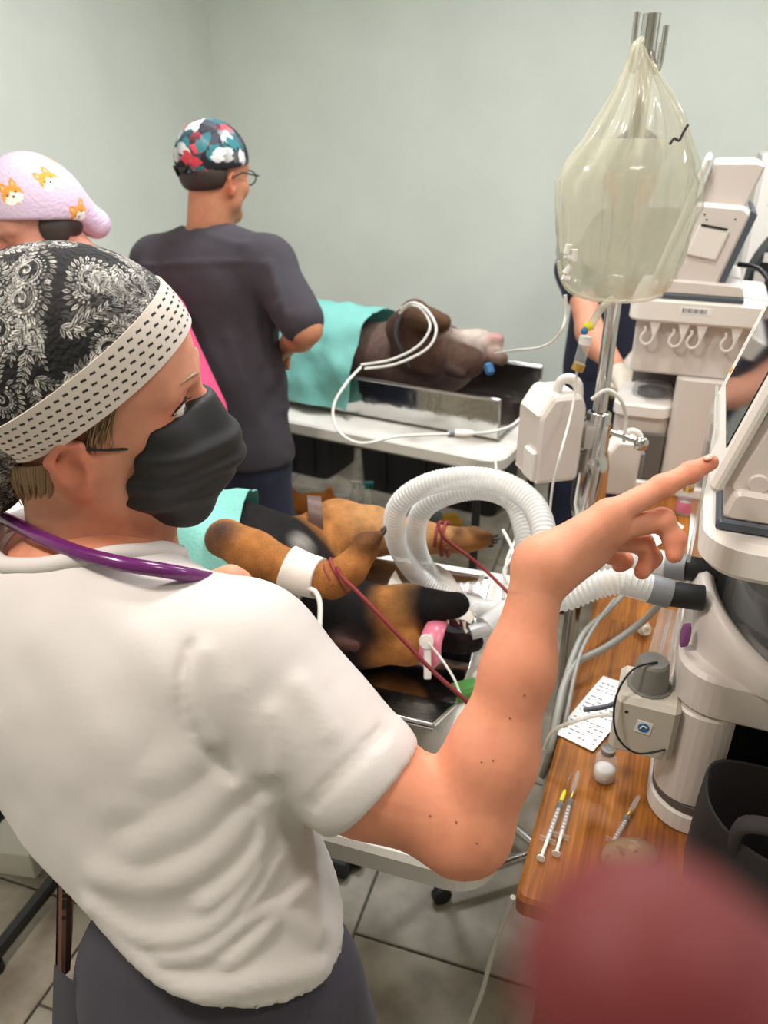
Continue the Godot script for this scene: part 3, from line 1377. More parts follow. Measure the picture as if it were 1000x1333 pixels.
	sb.cut(h1, hem if hem.y < 0.0 else -hem, 0.005)
	var lines := []
	for q in [
		[[414, 1218, 358, 1184, 314, 1201, 263, 1240, 213, 1246], 0.010, 0.0062], [[417, 1262, 336, 1278, 241, 1287, 185, 1250, 138, 1200], 0.011, 0.0065],
		[[334, 1128, 314, 1162, 280, 1201, 224, 1223, 168, 1214, 123, 1180], 0.011, 0.0065], [[386, 1085, 362, 1118, 340, 1155, 320, 1180], 0.009, 0.006],
		[[345, 1045, 342, 1094, 314, 1140, 270, 1175], 0.010, 0.0065], [[400, 1150, 372, 1176, 340, 1215, 300, 1250], 0.009, 0.006],
		[[247, 842, 236, 880, 243, 930, 262, 975, 300, 1010], 0.006, -0.0045], [[262, 850, 252, 890, 258, 930, 275, 965], 0.009, 0.004],
		[[352, 930, 360, 965, 356, 1000], 0.011, 0.0035], [[392, 893, 415, 925, 428, 950], 0.011, 0.003], [[310, 900, 330, 950, 338, 1000], 0.014, 0.003],
		[[505, 950, 470, 988, 432, 1024, 408, 1052], 0.0035, -0.0026], [[498, 944, 463, 982, 425, 1018, 402, 1045], 0.0035, -0.0026],
		[[56, 831, 100, 900, 140, 980, 150, 1040], 0.026, 0.004], [[150, 800, 200, 850, 225, 890], 0.018, 0.0025], [[250, 985, 200, 1010, 150, 1020], 0.02, 0.003], [[300, 1020, 250, 1070, 180, 1100], 0.018, 0.004], [[320, 1070, 270, 1120, 200, 1150, 130, 1140], 0.015, 0.0045],
	]:
		lines.append([traced(sb, q[0]), q[1], q[2]])
	sb.bend = folded(lines)
	# ---- trousers
	var tb := blob(0.008)
	tb.egg(hips + Vector3(0, 0.0, 0), Vector3(0.158, 0.15, 0.116), Basis(Vector3.UP, -0.24), 0.05)
	for k in [-1.0, 1.0]:
		var hip := hips + Vector3(k * 0.078, -0.07, k * 0.02)
		tb.chain([hip, hip + Vector3(k * 0.005, -0.37, -0.02), hip + Vector3(k * 0.012, -0.75, 0.01)], [0.088, 0.078, 0.075], 0.03)
	tb.cut(Vector3(0, 0.045, 0), Vector3.DOWN, 0.004)
	# ---- cap
	var cb := cap_blob(f, 0.0035, 0.01, Vector3(0, 0.088, 0.095), Vector3(0, -0.045, -0.1))
	cb.cap(f * Vector3(0, 0.02, -0.09), f * Vector3(0, -0.075, -0.115), 0.05, 0.04, 0.05)
	# ---- mask
	var kb := blob(0.0026)
	var turn := f.basis.orthonormalized()
	kb.egg(f * Vector3(0, -0.042, 0.048), Vector3(0.072, 0.078, 0.07), turn, 0.02)
	kb.cap(f * Vector3(0, 0.0, 0.098), f * Vector3(0, -0.05, 0.112), 0.013, 0.022, 0.03)
	kb.cap(f * Vector3(-0.02, -0.1, 0.078), f * Vector3(0.02, -0.1, 0.078), 0.026, 0.026, 0.03)
	for k in [-1.0, 1.0]:
		kb.cap(f * Vector3(k * 0.045, -0.012, 0.06), f * Vector3(k * 0.049, -0.05, 0.05), 0.0215, 0.022, 0.02)
	kb.cut(f * Vector3(0, 0.012, 0.1), turn * Vector3(0, 1, -0.16), 0.003)
	kb.cut(f * Vector3(0, -0.005, 0.052), turn * Vector3(0, 0.4, -1), 0.003)
	var pleat := func(p: Vector3) -> float:
		var l: Vector3 = f.affine_inverse() * p
		var d := 0.0
		for y in [-0.025, -0.05, -0.075]:
			var g: float = (l.y + l.z * 0.12 - y - 0.012) / 0.006
			d += 0.0055 * exp(-g * g) if g > 0 else 0.0055 * exp(-g * g * 0.2)
		return -d
	kb.bend = pleat
	after.append(func() -> void:
		var body: Mb = hb.out
		body.join(bb.out)
		body.join(hn.out)
		body.join(h2.out)
		put(body, "body", M.skin, o)
		put(sb.out, "shirt", M.shirt_white, o)
		put(tb.out, "trousers", M.scrub_charcoal, o)
		put(cb.out, "cap", M.cap_paisley, o)
		put(kb.out, "mask", M.mask_black, o))
	add_eyes(f, o)
	# ---- moles on the arm
	for q in [[594, 1070], [621, 1098], [642, 990], [627, 992], [664, 935], [560, 1062], [683, 905]]:
		var ml := Mb.new()
		ml.ball(hit(bb, q[0], q[1]), Vector3.ONE * 0.0009, 8)
		put(ml, "mole", M.mole, o)
	# ---- nail of the pointing finger
	var tip := at(922, 602, 0.714)
	var along := (at(925, 602, 0.72) - at(899, 615, 0.717)).normalized()
	var over := (look * Vector3(-0.35, 0.75, 0.55))
	over = (over - along * over.dot(along)).normalized()
	var nl := Mb.new()
	nl.x = Transform3D(Basis(along, over, along.cross(over)), tip + over * 0.0052 + along * 0.001)
	nl.ball(Vector3.ZERO, Vector3(0.0054, 0.0018, 0.0042), 14)
	put(nl, "fingernail", M.nail, o)
	# ---- brows, lashes
	for k in [-1.0, 1.0]:
		var br := Mb.new()
		br.x = f
		br.tube(curve([Vector3(k * 0.014, 0.0385, 0.0985), Vector3(k * 0.03, 0.0435, 0.0945), Vector3(k * 0.05, 0.04, 0.0785)], 5), [0.002, 0.0024, 0.0026, 0.0027, 0.0027, 0.0026, 0.0025, 0.0022, 0.0018, 0.0014, 0.0008], 6, 0.6)
		put(br, "eyebrow", M.hair_blond, o)
		br = Mb.new()
		br.x = f
		br.tube(curve([Vector3(k * 0.021, 0.0165, 0.0865), Vector3(k * 0.03, 0.0212, 0.0876), Vector3(k * 0.041, 0.0195, 0.0835), Vector3(k * 0.0488, 0.013, 0.0745)], 4), 0.0011, 5)
		for i in 4:
			var u := i / 3.0
			var q := Vector3(k * lerpf(0.032, 0.049, u), 0.021 - 0.008 * u * u, lerpf(0.0872, 0.0745, u))
			br.tube([q, q + Vector3(k * 0.003, 0.002, 0.004), q + Vector3(k * 0.005, 0.005, 0.006)], [0.0006, 0.0005, 0.0002], 4)
		put(br, "eyelashes", M.lash, o)
	# ---- printed tape along the edge of the cap
	var front := Vector3(0, 0.088, 0.095)
	var back := Vector3(0, -0.045, -0.1)
	var wdir := (front - back).normalized()
	var nrm := Vector3(0, wdir.z, -wdir.y)
	var shape := PackedInt32Array([0, 1])
	var rows := []
	for i in 5:
		var base := (front + back) / 2 + nrm * (-0.006 + 0.0105 * i)
		var row := []
		for j in 73:
			var a := TAU * j / 72
			var d := Vector3.RIGHT * sin(a) + wdir * cos(a)
			var r := 0.02
			for it in 24:
				r += -cb.value(f * (base + d * r), shape) * 0.9
				r = clampf(r, 0.02, 0.2)
			row.append(f * (base + d * (r + 0.0022)))
		rows.append(row)
	var tape := Mb.new()
	tape.with_uv = true
	var flip_rows := []
	for row in rows:
		var rr: Array = row.duplicate()
		flip_rows.append(rr)
	tape.shell(flip_rows, 0.002)
	for i in tape.uv.size():
		tape.uv[i].x *= 4.0
	put(tape, "cap_band", M.stitch_tape, o, "cream cap band with rows of short black stitches")
	# ---- hair at the nape and the temple
	var hr := RandomNumberGenerator.new()
	hr.seed = 4
	var hm := Mb.new()
	for i in 150:
		var a := hr.randf_range(1.7, 4.6)
		var d := Vector3(sin(a), 0, cos(a))
		var top := Vector3(d.x * 0.072, -0.012 - 0.03 * absf(cos(a)), d.z * 0.075 - 0.012)
		var low := Vector3(d.x * 0.05, -0.065 - hr.randf() * 0.035, d.z * 0.05 - 0.03)
		hm.tube([f * top, f * (top.lerp(low, 0.5) + d * 0.005), f * (low + d * hr.randf() * 0.006)], [0.0016, 0.0014, 0.0004], 4)
	for i in 46:
		var u := hr.randf()
		var top := Vector3(-0.0665 - 0.004 * hr.randf(), 0.028 - 0.02 * u + 0.02 * hr.randf(), 0.036 - 0.03 * u)
		var low := top + Vector3(-0.006 + 0.006 * hr.randf(), -0.024 - 0.016 * hr.randf(), -0.004 - 0.012 * hr.randf())
		hm.tube([f * top, f * (top.lerp(low, 0.5) + Vector3(-0.003, 0, 0)), f * low], [0.0009, 0.0008, 0.0003], 4)
	put(hm, "hair", M.hair_blond, o, "blond hair below the cap")
	# ---- mask loops
	var lp := Mb.new()
	lp.x = f
	lp.tube(curve([Vector3(-0.058, -0.012, 0.052), Vector3(-0.07, -0.008, 0.028), Vector3(-0.081, 0.0, -0.008)], 5), 0.0013, 6)
	put(lp, "mask_loop", M.mask_black, o)
	lp = Mb.new()
	lp.x = f
	lp.tube(curve([Vector3(-0.058, -0.082, 0.024), Vector3(-0.069, -0.068, 0.006), Vector3(-0.081, -0.045, -0.014)], 5), 0.0013, 6)
	put(lp, "mask_loop", M.mask_black, o)
	# ---- neckband of the shirt
	var joins := PackedInt32Array()
	for i in sb.op.size():
		if sb.op[i] == 0:
			joins.append(i)
	var ring := []
	for i in 33:
		var a := TAU * i / 32
		var d := Vector3(cos(a), 0, sin(a))
		var h := 0.06
		while h > -0.14:
			# the edge of the neck hole at this height
			var r := 0.0
			while r < 0.14 and sb.one(collar, nape + d * r + Vector3(0, h, 0)) < 0.0:
				r += 0.002
			var p := nape + d * r + Vector3(0, h, 0)
			if sb.value(p, joins) < 0.002:
				ring.append(p)
				break
			h -= 0.003
	var nb := Mb.new()
	ring.append(ring[0])
	nb.tube(curve(ring, 4), 0.0085, 10)
	put(nb, "neckband", M.shirt_white, o)
	# ---- phone in the hip pocket
	var ph := thing("phone", "brown-cased phone sticking out of the hip pocket", "phone", at(84, 1190, 0.80))
	ph.basis = look * Basis(Vector3.BACK, -0.03) * Basis(Vector3.UP, 0.35) * Basis(Vector3.RIGHT, 0.25)
	var pb := Mb.new()
	pb.box(Vector3(0, 0, -0.03), Vector3(0.014, 0.15, 0.074), 0.005)
	put(pb, "case", M.phone_case, ph)
	pb = Mb.new()
	pb.box(Vector3(-0.0072, 0, -0.03), Vector3(0.001, 0.142, 0.067), 0.0)
	put(pb, "glass", M.dark_glass, ph)
	for q in [[0.035, 0.004], [0.018, 0.011], [0.002, 0.004], [0.028, 0.004]]:
		pb = Mb.new()
		pb.box(Vector3(0, q[0], 0.0071), Vector3(0.0045, q[1], 0.0008), 0.0)
		put(pb, "socket", M.black_plastic, ph)
	# ---- patch pocket that holds it
	var pk := Mb.new()
	var prow := []
	for i in 7:
		var v := i / 6.0
		var row := []
		for j in 7:
			var u := j / 6.0
			var tl := at(70, 1256, 0.79).lerp(at(112, 1284, 0.765), u)
			var bl := at(66, 1400, 0.80).lerp(at(122, 1430, 0.775), u)
			row.append(bl.lerp(tl, v) + look * Vector3(0, 0, 0.006 * sin(u * PI)))
		prow.append(row)
	pk.shell(prow, 0.002)
	put(pk, "pocket", M.scrub_charcoal, o)
	# ---- stethoscope round the neck
	var st := thing("stethoscope", "purple stethoscope tube worn round the neck under the cap", "stethoscope")
	var path := []
	for q in [[-30, 660, 0.84], [12, 678, 0.77], [55, 700, 0.715], [105, 720, 0.688], [160, 734, 0.676], [215, 743, 0.684], [258, 751, 0.71], [286, 760, 0.76], [296, 790, 0.84], [288, 850, 0.9], [285, 920, 0.92]]:
		path.append(at(q[0], q[1], q[2]))
	var tbm := Mb.new()
	tbm.tube(curve(path, 8), 0.0068, 12)
	put(tbm, "tube", M.purple_tube, st)
	tbm = Mb.new()
	tbm.x = Transform3D(Basis.IDENTITY, at(285, 925, 0.925))
	tbm.turned([Vector2(0, -0.01), Vector2(0.022, -0.01), Vector2(0.022, -0.004), Vector2(0.012, 0.006), Vector2(0, 0.01)], 20)
	put(tbm, "chest_piece", M.chrome, st)


# the other three people: joints in metres; a generic clothed figure
# j: neck, sl, sr, el, er, wl, wr (shoulders, elbows, wrists), hips, feet (two points); wide: half width of the chest
func figure(o: Node3D, f: Transform3D, j: Dictionary, skin: Color, top: Material, legs: Material, opts: Dictionary) -> void:
	var wide: float = opts.get("wide", 0.17)
	var deep: float = opts.get("deep", 0.115)
	var across: Vector3 = (j.sl - j.sr)
	across.y = 0
	across = across.normalized()
	var turn := Basis(across, Vector3.UP, across.cross(Vector3.UP))
	var chest: Vector3 = j.neck.lerp(j.hips, 0.3)
	var belly: Vector3 = j.neck.lerp(j.hips, 0.68)
	var hb := blob(0.0045)
	add_head(hb, f, skin, opts.get("ears", true))
	for k in [-1.0, 1.0]:
		hb.egg(f * Vector3(k * 0.033, 0.014, 0.0735), Vector3.ONE * 0.0128, Basis.IDENTITY, 0.003, skin * Color(0.98, 0.86, 0.84))     # lowered lids
	hb.cap(f * Vector3(0, -0.02, -0.022), j.neck + Vector3(0, -0.03, 0), 0.054, 0.064, 0.03, skin)
	var bb := blob(0.012)
	bb.egg(chest, Vector3(wide - 0.02, 0.16, deep - 0.02), turn, 0.05, skin)
	bb.egg(j.hips, Vector3(wide - 0.03, 0.16, deep - 0.02), turn, 0.05, skin)
	bb.cap(chest, j.hips, deep - 0.03, deep - 0.03, 0.05, skin)
	bb.cap(j.neck, chest, 0.055, 0.07, 0.04, skin)
	for s in [["sl", "el", "wl"], ["sr", "er", "wr"]]:
		bb.cap(j.neck + Vector3(0, -0.04, 0), j[s[0]], 0.04, 0.045, 0.04, skin)
	for k in 2:
		var hip: Vector3 = j.hips + across * (0.08 if k == 0 else -0.08) + Vector3(0, -0.05, 0)
		bb.chain([hip, hip.lerp(j.feet[k], 0.48), j.feet[k] + Vector3(0, 0.07, 0)], [0.07, 0.05, 0.036], 0.03, skin)
	var ab := blob(0.006)
	for s in [["sl", "el", "wl"], ["sr", "er", "wr"]]:
		ab.cap(j[s[0]], j[s[1]], 0.046, 0.039, 0.03, skin)
		var mid: Vector3 = j[s[1]].lerp(j[s[2]], 0.3)
		ab.cap(j[s[1]], mid, 0.037, 0.04, 0.03, skin)
		ab.cap(mid, j[s[2]], 0.04, 0.025, 0.03, skin)
	# hands: a palm and five fingers each
	var gl := blob(0.004)
	var g2 := blob(0.004)
	var gcol: Color = opts.get("glove", skin)
	for s in [["el", "wl"], ["er", "wr"]]:
		var gb := gl if s[0] == "el" else g2
		var w: Vector3 = j[s[1]]
		var d: Vector3 = (w - j[s[0]]).normalized()
		var sd := d.cross(Vector3.UP).normalized()
		var dn := d.cross(sd).normalized()
		if dn.y > 0:
			dn = -dn
		gb.cap(w - d * 0.02, w + d * 0.02, 0.027, 0.026, 0.02, gcol)
		var fs := []
		for i in 4:
			var root := w + d * 0.08 + sd * (i - 1.5) * 0.02
			gb.cap(w + d * 0.015 + sd * (i - 1.5) * 0.008, root, 0.017, 0.0125, 0.015, gcol)
			var ll := [0.85, 1.0, 0.95, 0.75][i] as float
			fs.append([[root, root + (d * 0.035 + dn * 0.012) * ll, root + (d * 0.055 + dn * 0.032) * ll, root + (d * 0.06 + dn * 0.05) * ll], [0.0105, 0.0098, 0.009, 0.0078]])
		var tr: Vector3 = w + d * 0.03 - sd * 0.025
		fs.append([[tr, tr + d * 0.025 - sd * 0.015 + dn * 0.008, tr + d * 0.05 - sd * 0.012 + dn * 0.016], [0.013, 0.011, 0.0085]])
		add_fingers(gb, fs, gcol)
	var sb := blob(opts.get("cloth_cell", 0.008))
	sb.egg(chest, Vector3(wide + 0.01, 0.19, deep + 0.005), turn, 0.05)
	sb.egg(belly, Vector3(wide, 0.2, deep + 0.012), turn, 0.06)
	sb.egg(j.hips, Vector3(wide + 0.005, 0.2, deep + 0.015), turn, 0.06)
	for s in [["sl", "el"], ["sr", "er"]]:
		sb.cap(j.neck + Vector3(0, -0.055, 0), j[s[0]], 0.045, 0.062, 0.06)
		var cuff: Vector3 = j[s[0]].lerp(j[s[1]], opts.get("sleeve", 0.75))
		sb.cap(j[s[0]], cuff, 0.064, 0.062, 0.04)
	sb.cut(Vector3(0, opts.hem, 0), Vector3.DOWN, 0.006)
	sb.cap(j.neck + Vector3(0, 0.1, 0), j.neck + Vector3(0, -0.035, 0), 0.085, 0.064, 0.008, Color.WHITE, 1)
	if opts.has("lines"):
		var lines := []
		for q in opts.lines:
			lines.append([traced(sb, q[0]), q[1], q[2]])
		sb.bend = folded(lines)
	var tb := blob(0.012)
	tb.egg(j.hips, Vector3(wide - 0.005, 0.16, deep), turn, 0.05)
	for k in 2:
		var hip: Vector3 = j.hips + across * (0.085 if k == 0 else -0.085) + Vector3(0, -0.06, 0)
		tb.chain([hip, hip.lerp(j.feet[k], 0.5), j.feet[k] + Vector3(0, 0.05, 0)], [0.098, 0.085, 0.08], 0.03)
	tb.cut(Vector3(0, 0.05, 0), Vector3.DOWN, 0.004)
	var fwd: Vector3 = opts.get("fwd", turn.z)
	for k in 2:
		var mb := Mb.new()
		var toe := fwd.normalized()
		var p: Vector3 = j.feet[k]
		mb.x = Transform3D(Basis(toe.cross(Vector3.UP) * -1.0, Vector3.UP, toe), p)
		mb.lathe([Vector2(0.0, 0.0), Vector2(0.05, 0.0), Vector2(0.052, 0.02), Vector2(0.047, 0.05), Vector2(0.032, 0.075), Vector2(0.0, 0.08)], 16, 0.85, 1.5)
		mb.x = mb.x.translated_local(Vector3(0, 0, 0.075))
		mb.lathe([Vector2(0.0, 0.0), Vector2(0.05, 0.0), Vector2(0.052, 0.02), Vector2(0.042, 0.045), Vector2(0.0, 0.055)], 16, 0.85, 1.6)
		put(mb, "shoe", M.shoe, o)
	after.append(func() -> void:
		var body: Mb = hb.out
		body.join(bb.out)
		body.join(ab.out)
		if not opts.has("glove"):
			body.join(gl.out)
			body.join(g2.out)
		put(body, "body", M.skin, o)
		if opts.has("glove"):
			gl.out.with_color = false
			put(gl.out, "glove", M.glove, o, "cream latex glove")
			g2.out.with_color = false
			put(g2.out, "glove", M.glove, o, "cream latex glove")
		put(sb.out, "shirt", top, o)
		put(tb.out, "trousers", legs, o))


func man_at_far_table() -> void:
	var o := thing("person", "person in a dark grey scrub top seen from behind at the far table", "person")
	var f := head_frame(at(281, 230, 2.06), Vector3(0.12, 1, -0.22), Vector3(0.58, -0.2, -0.8), 0.93)
	var j := {
		"neck": at(272, 292, 2.1), "sl": at(203, 342, 2.16), "sr": at(350, 342, 2.03), "el": at(190, 452, 2.12), "er": at(398, 428, 2.0),
		"wl": at(300, 470, 2.36), "wr": at(372, 452, 2.2), "hips": at(300, 585, 2.27), "feet": [Vector3(-0.53, 0, -2.16), Vector3(-0.32, 0, -2.08)],
	}
	figure(o, f, j, lin(196, 138, 106), M.scrub_grey, M.denim_navy, {"wide": 0.195, "deep": 0.125, "sleeve": 0.86, "hem": at(330, 622, 2.12).y, "fwd": Vector3(0.4, 0, -0.9), "cloth_cell": 0.0075,
		"lines": [[[185, 345, 240, 343, 300, 341, 352, 344], 0.007, 0.006], [[352, 344, 362, 380, 372, 410], 0.012, 0.007], [[320, 360, 330, 420, 340, 470], 0.02, 0.006], [[300, 440, 320, 500, 345, 560], 0.02, 0.007], [[366, 395, 350, 440, 352, 500], 0.016, 0.009], [[380, 470, 372, 530, 376, 600], 0.016, 0.007], [[255, 300, 290, 312, 320, 318], 0.012, 0.005]]})
	var cb := cap_blob(f, 0.005, 0.008, Vector3(0, 0.05, 0.09), Vector3(0, -0.005, -0.1))
	after.append(func() -> void:
		put(cb.out, "cap", M.cap_blotch, o, "surgical cap with red, teal and white blotches on black"))
	# hair below the cap, glasses, knot of the cap ties
	var hair := blob(0.005)
	var turn := f.basis.orthonormalized()
	hair.egg(f * Vector3(0, 0.0, -0.045), Vector3(0.074, 0.06, 0.06), turn, 0.02)
	hair.cut(f * Vector3(0, -0.045, -0.06), turn * Vector3(0, -1, 0.3), 0.01)
	hair.cut(f * Vector3(0, 0, -0.02), turn * Vector3(0, 0, 1), 0.005)
	after.append(func() -> void: put(hair.out, "hair", M.hair_dark, o))
	var g := Mb.new()
	g.x = f
	for k in [-1.0, 1.0]:
		var ring := []
		for i in 21:
			var a := TAU * i / 20
			ring.append(Vector3(k * 0.034 + cos(a) * 0.026, 0.012 + sin(a) * 0.02, 0.1005))
		g.tube(ring, 0.0022, 6)
		g.tube([Vector3(k * 0.06, 0.018, 0.1005), Vector3(k * 0.081, 0.016, 0.09), Vector3(k * 0.086, 0.014, 0.02), Vector3(k * 0.085, -0.004, -0.015)], 0.0024, 6)
	g.tube([Vector3(-0.008, 0.018, 0.1005), Vector3(0.008, 0.018, 0.1005)], 0.0022, 6)
	put(g, "glasses", M.black_plastic, o, "black-framed glasses")
	var kn := Mb.new()
	kn.x = f
	kn.ball(Vector3(0.0, 0.0, -0.118), Vector3(0.014, 0.01, 0.01), 10)
	kn.tube([Vector3(0.004, 0, -0.118), Vector3(0.03, 0.006, -0.125), Vector3(0.042, -0.012, -0.1005)], 0.0045, 6)
	kn.tube([Vector3(-0.004, 0, -0.118), Vector3(-0.028, 0.01, -0.126), Vector3(-0.04, -0.006, -0.114)], 0.0045, 6)
	put(kn, "cap_tie", M.black_plastic, o)


func woman_in_lilac_cap() -> void:
	var o := thing("person", "person in a lilac cap printed with ginger dog heads and pink top", "person")
	var f := head_frame(at(50, 296, 1.8), Vector3(-0.1, 1, 0.05), Vector3(-0.62, -0.4, 0.6), 1.0)
	var neck := f * Vector3(0, -0.13, -0.05)
	var j := {
		"neck": neck, "sl": neck + Vector3(0.16, -0.13, 0.0), "sr": neck + Vector3(-0.15, -0.08, 0.03), "el": at(266, 548, 1.76), "er": neck + Vector3(-0.22, -0.3, 0.12),
		"wl": at(258, 610, 1.62), "wr": neck + Vector3(0.02, -0.36, 0.28), "hips": neck + Vector3(0.02, -0.5, -0.02), "feet": [Vector3(-0.62, 0, -1.98), Vector3(-0.86, 0, -2.0)],
	}
	figure(o, f, j, lin(212, 150, 128), M.shirt_pink, M.denim_navy, {"wide": 0.165, "deep": 0.11, "sleeve": 0.92, "hem": 0.86, "fwd": Vector3(0, 0, 1), "ears": false})
	var cb := cap_blob(f, 0.005, 0.02, Vector3(0, 0.074, 0.095), Vector3(0, -0.03, -0.1))
	cb.cap(f * Vector3(0, 0.01, -0.08), f * Vector3(0, -0.06, -0.125), 0.045, 0.036, 0.05)
	var turn := f.basis.orthonormalized()
	var hair := blob(0.005)
	for k in [-1.0, 1.0]:
		hair.egg(f * Vector3(k * 0.07, -0.004, -0.008), Vector3(0.014, 0.04, 0.034), turn, 0.01)
	hair.egg(f * Vector3(0, -0.01, -0.05), Vector3(0.07, 0.055, 0.05), turn, 0.02)
	after.append(func() -> void: put(hair.out, "hair", M.hair_dark, o))
	var kb := blob(0.005)
	kb.egg(f * Vector3(0, -0.048, 0.055), Vector3(0.062, 0.07, 0.062), turn, 0.02)
	kb.cap(f * Vector3(0, 0.0, 0.098), f * Vector3(0, -0.05, 0.112), 0.013, 0.022, 0.03)
	kb.cut(f * Vector3(0, 0.004, 0.1), turn * Vector3(0, 1, -0.22), 0.003)
	kb.cut(f * Vector3(0, -0.05, 0.02), turn * Vector3(0, -0.12, -1), 0.003)
	after.append(func() -> void:
		var mb: Mb = cb.out
		mb.with_uv = true
		var inv := f.affine_inverse()
		for i in mb.v.size():
			var l := inv * mb.v[i] - Vector3(0, 0.03, -0.01)
			mb.uv[i] = Vector2(atan2(l.x, l.z) / TAU * 1.6, -l.y * 3.2)
		put(mb, "cap", M.cap_lilac, o, "lilac cap printed with ginger dog heads")
		put(kb.out, "mask", M.mask_black, o))


func person_in_navy() -> void:
	var o := thing("person", "person in navy scrubs and cream gloves behind the drip stand", "person")
	var f := head_frame(at(822, 232, 2.6), Vector3(0, 1, 0.1), Vector3(-0.2, -0.35, 0.9), 1.0)
	var neck := f * Vector3(0, -0.13, -0.05)
	var j := {
		"neck": neck, "sl": neck + Vector3(0.17, -0.07, -0.02), "sr": at(752, 350, 2.44), "el": neck + Vector3(0.19, -0.34, -0.02), "er": at(768, 432, 2.36),
		"wl": neck + Vector3(0.06, -0.52, 0.1), "wr": at(808, 488, 2.2), "hips": neck + Vector3(0.0, -0.56, -0.02), "feet": [Vector3(0.9, 0, -2.66), Vector3(0.7, 0, -2.66)],
	}
	figure(o, f, j, lin(206, 146, 118), M.scrub_navy, M.scrub_navy, {"wide": 0.18, "deep": 0.12, "sleeve": 0.3, "hem": 0.8, "glove": lin(226, 214, 196), "fwd": Vector3(0, 0, 1)})
	var cb := cap_blob(f, 0.006, 0.012, Vector3(0, 0.055, 0.09), Vector3(0, -0.01, -0.1))
	after.append(func() -> void: put(cb.out, "cap", M.scrub_navy, o))


# ---------------------------------------------------------------- tables, troughs, dogs
const DECK := 0.85            # height of the table tops
var near_corner := Vector3(0.138, DECK, -0.665)
var far_corner := Vector3(0.335, DECK, -2.03)
var far_axis := Vector3(-0.883, 0, -0.469)      # along the far table, to the left
var far_back := Vector3(0.469, 0, -0.883)


func on_near(a: float, b: float, h: float) -> Vector3:
	return near_corner + e1 * a + e2 * b + Vector3(0, h, 0)


func on_far(a: float, b: float, h: float) -> Vector3:
	return far_corner + far_axis * a + far_back * b + Vector3(0, h, 0)


func folding_table(label: String, c: Vector3, ax: Vector3, bx: Vector3, length: float, width: float, legs: Array) -> void:
	var o := thing("folding_table", label, "table", Vector3(c.x, 0, c.z) + ax * length / 2 + bx * width / 2)
	o.basis = Basis(-ax, Vector3.UP, -bx)
	var mb := Mb.new()
	mb.x = Transform3D(Basis(Vector3.RIGHT, Vector3.FORWARD * -1.0, Vector3.UP) * Basis(Vector3.RIGHT, 0.0), Vector3.ZERO)
	mb.x = Transform3D(Basis(Vector3.RIGHT, Vector3(0, 0, -1), Vector3.UP), Vector3(0, DECK - 0.045, 0))
	mb.extrude(rounded(length, width, 0.06, 7), 0.045, 0.007)
	put(mb, "table_top", M.white_plastic, o)
	mb = Mb.new()
	for s in [-1.0, 1.0]:
		mb.box(Vector3(0, DECK - 0.06, s * (width / 2 - 0.07)), Vector3(length - 0.25, 0.03, 0.02), 0.003)
	put(mb, "side_rail", M.steel_leg, o)
	for q in legs:
		var p := Vector3(length / 2 - q[0], 0, width / 2 - q[1])
		mb = Mb.new()
		mb.tube([p + Vector3(0, DECK - 0.05, 0), p + Vector3(0, 0.02, 0)], 0.0135, 10)
		var leg := put(mb, "leg", M.steel_leg, o)
		mb = Mb.new()
		mb.x = Transform3D(Basis.IDENTITY, p)
		mb.turned([Vector2(0, 0), Vector2(0.018, 0), Vector2(0.018, 0.03), Vector2(0, 0.03)], 12)
		put(mb, "foot_cap", M.rubber, leg)
	# the pair at the left end is joined by bars
	var xs: float = length / 2 - legs[2][0]
	mb = Mb.new()
	mb.tube([Vector3(xs, 0.36, -(width / 2 - 0.09)), Vector3(xs, 0.36, width / 2 - 0.09)], 0.011, 8)
	put(mb, "cross_bar", M.steel_leg, o)
	mb = Mb.new()
	mb.box(Vector3(xs, 0.045, 0), Vector3(0.03, 0.03, width - 0.1), 0.006)
	put(mb, "foot_bar", M.steel_leg, o)
	mb = Mb.new()
	mb.tube([Vector3(xs, 0.5, 0), Vector3(xs + 0.32, DECK - 0.06, 0)], 0.01, 8)
	put(mb, "brace", M.steel_leg, o)


# steel V trough: section points (across, up), from near to far
func trough(label: String, origin: Vector3, ax: Vector3, bx: Vector3, length: float, section: Array) -> void:
	var o := thing("steel_trough", label, "dog trough", origin)
	o.basis = Basis(-ax, Vector3.UP, -bx)
	var poly := PackedVector2Array()
	var th := 0.004
	for p in section:
		poly.append(p)
	for i in range(section.size() - 1, -1, -1):
		var p: Vector2 = section[i]
		poly.append(p + Vector2(0, th) + Vector2((section[1].x - section[0].x) * 0.02 * (1 if i == 0 else 0), 0))
	var mb := Mb.new()
	# x of the section runs away from the viewer (-z of the node), the length runs along -x
	mb.x = Transform3D(Basis(Vector3(0, 0, -1), Vector3.UP, Vector3(-1, 0, 0)), Vector3.ZERO)
	mb.extrude(poly, length)
	put(mb, "tray", M.mirror_steel, o)
	for k in [0, section.size() - 1]:
		var p: Vector2 = section[k]
		mb = Mb.new()
		mb.tube([Vector3(0, p.y, -p.x), Vector3(-length, p.y, -p.x)], 0.0055, 8)
		put(mb, "rim", M.chrome, o)
	for e in [0.0, 1.0]:
		mb = Mb.new()
		var pts := []
		for p in section:
			pts.append(Vector3(-e * length, p.y, -p.x))
		mb.tube(pts, 0.0035, 6)
		put(mb, "end_rim", M.chrome, o)
	mb = Mb.new()
	for e in [0.12, 0.88]:
		mb.box(Vector3(-length * e, (section[1].y) / 2, -(section[1].x + section[2].x) / 2), Vector3(0.03, maxf(section[1].y, 0.012), absf(section[2].x - section[1].x) * 0.8), 0.003)
	put(mb, "foot", M.rubber, o)


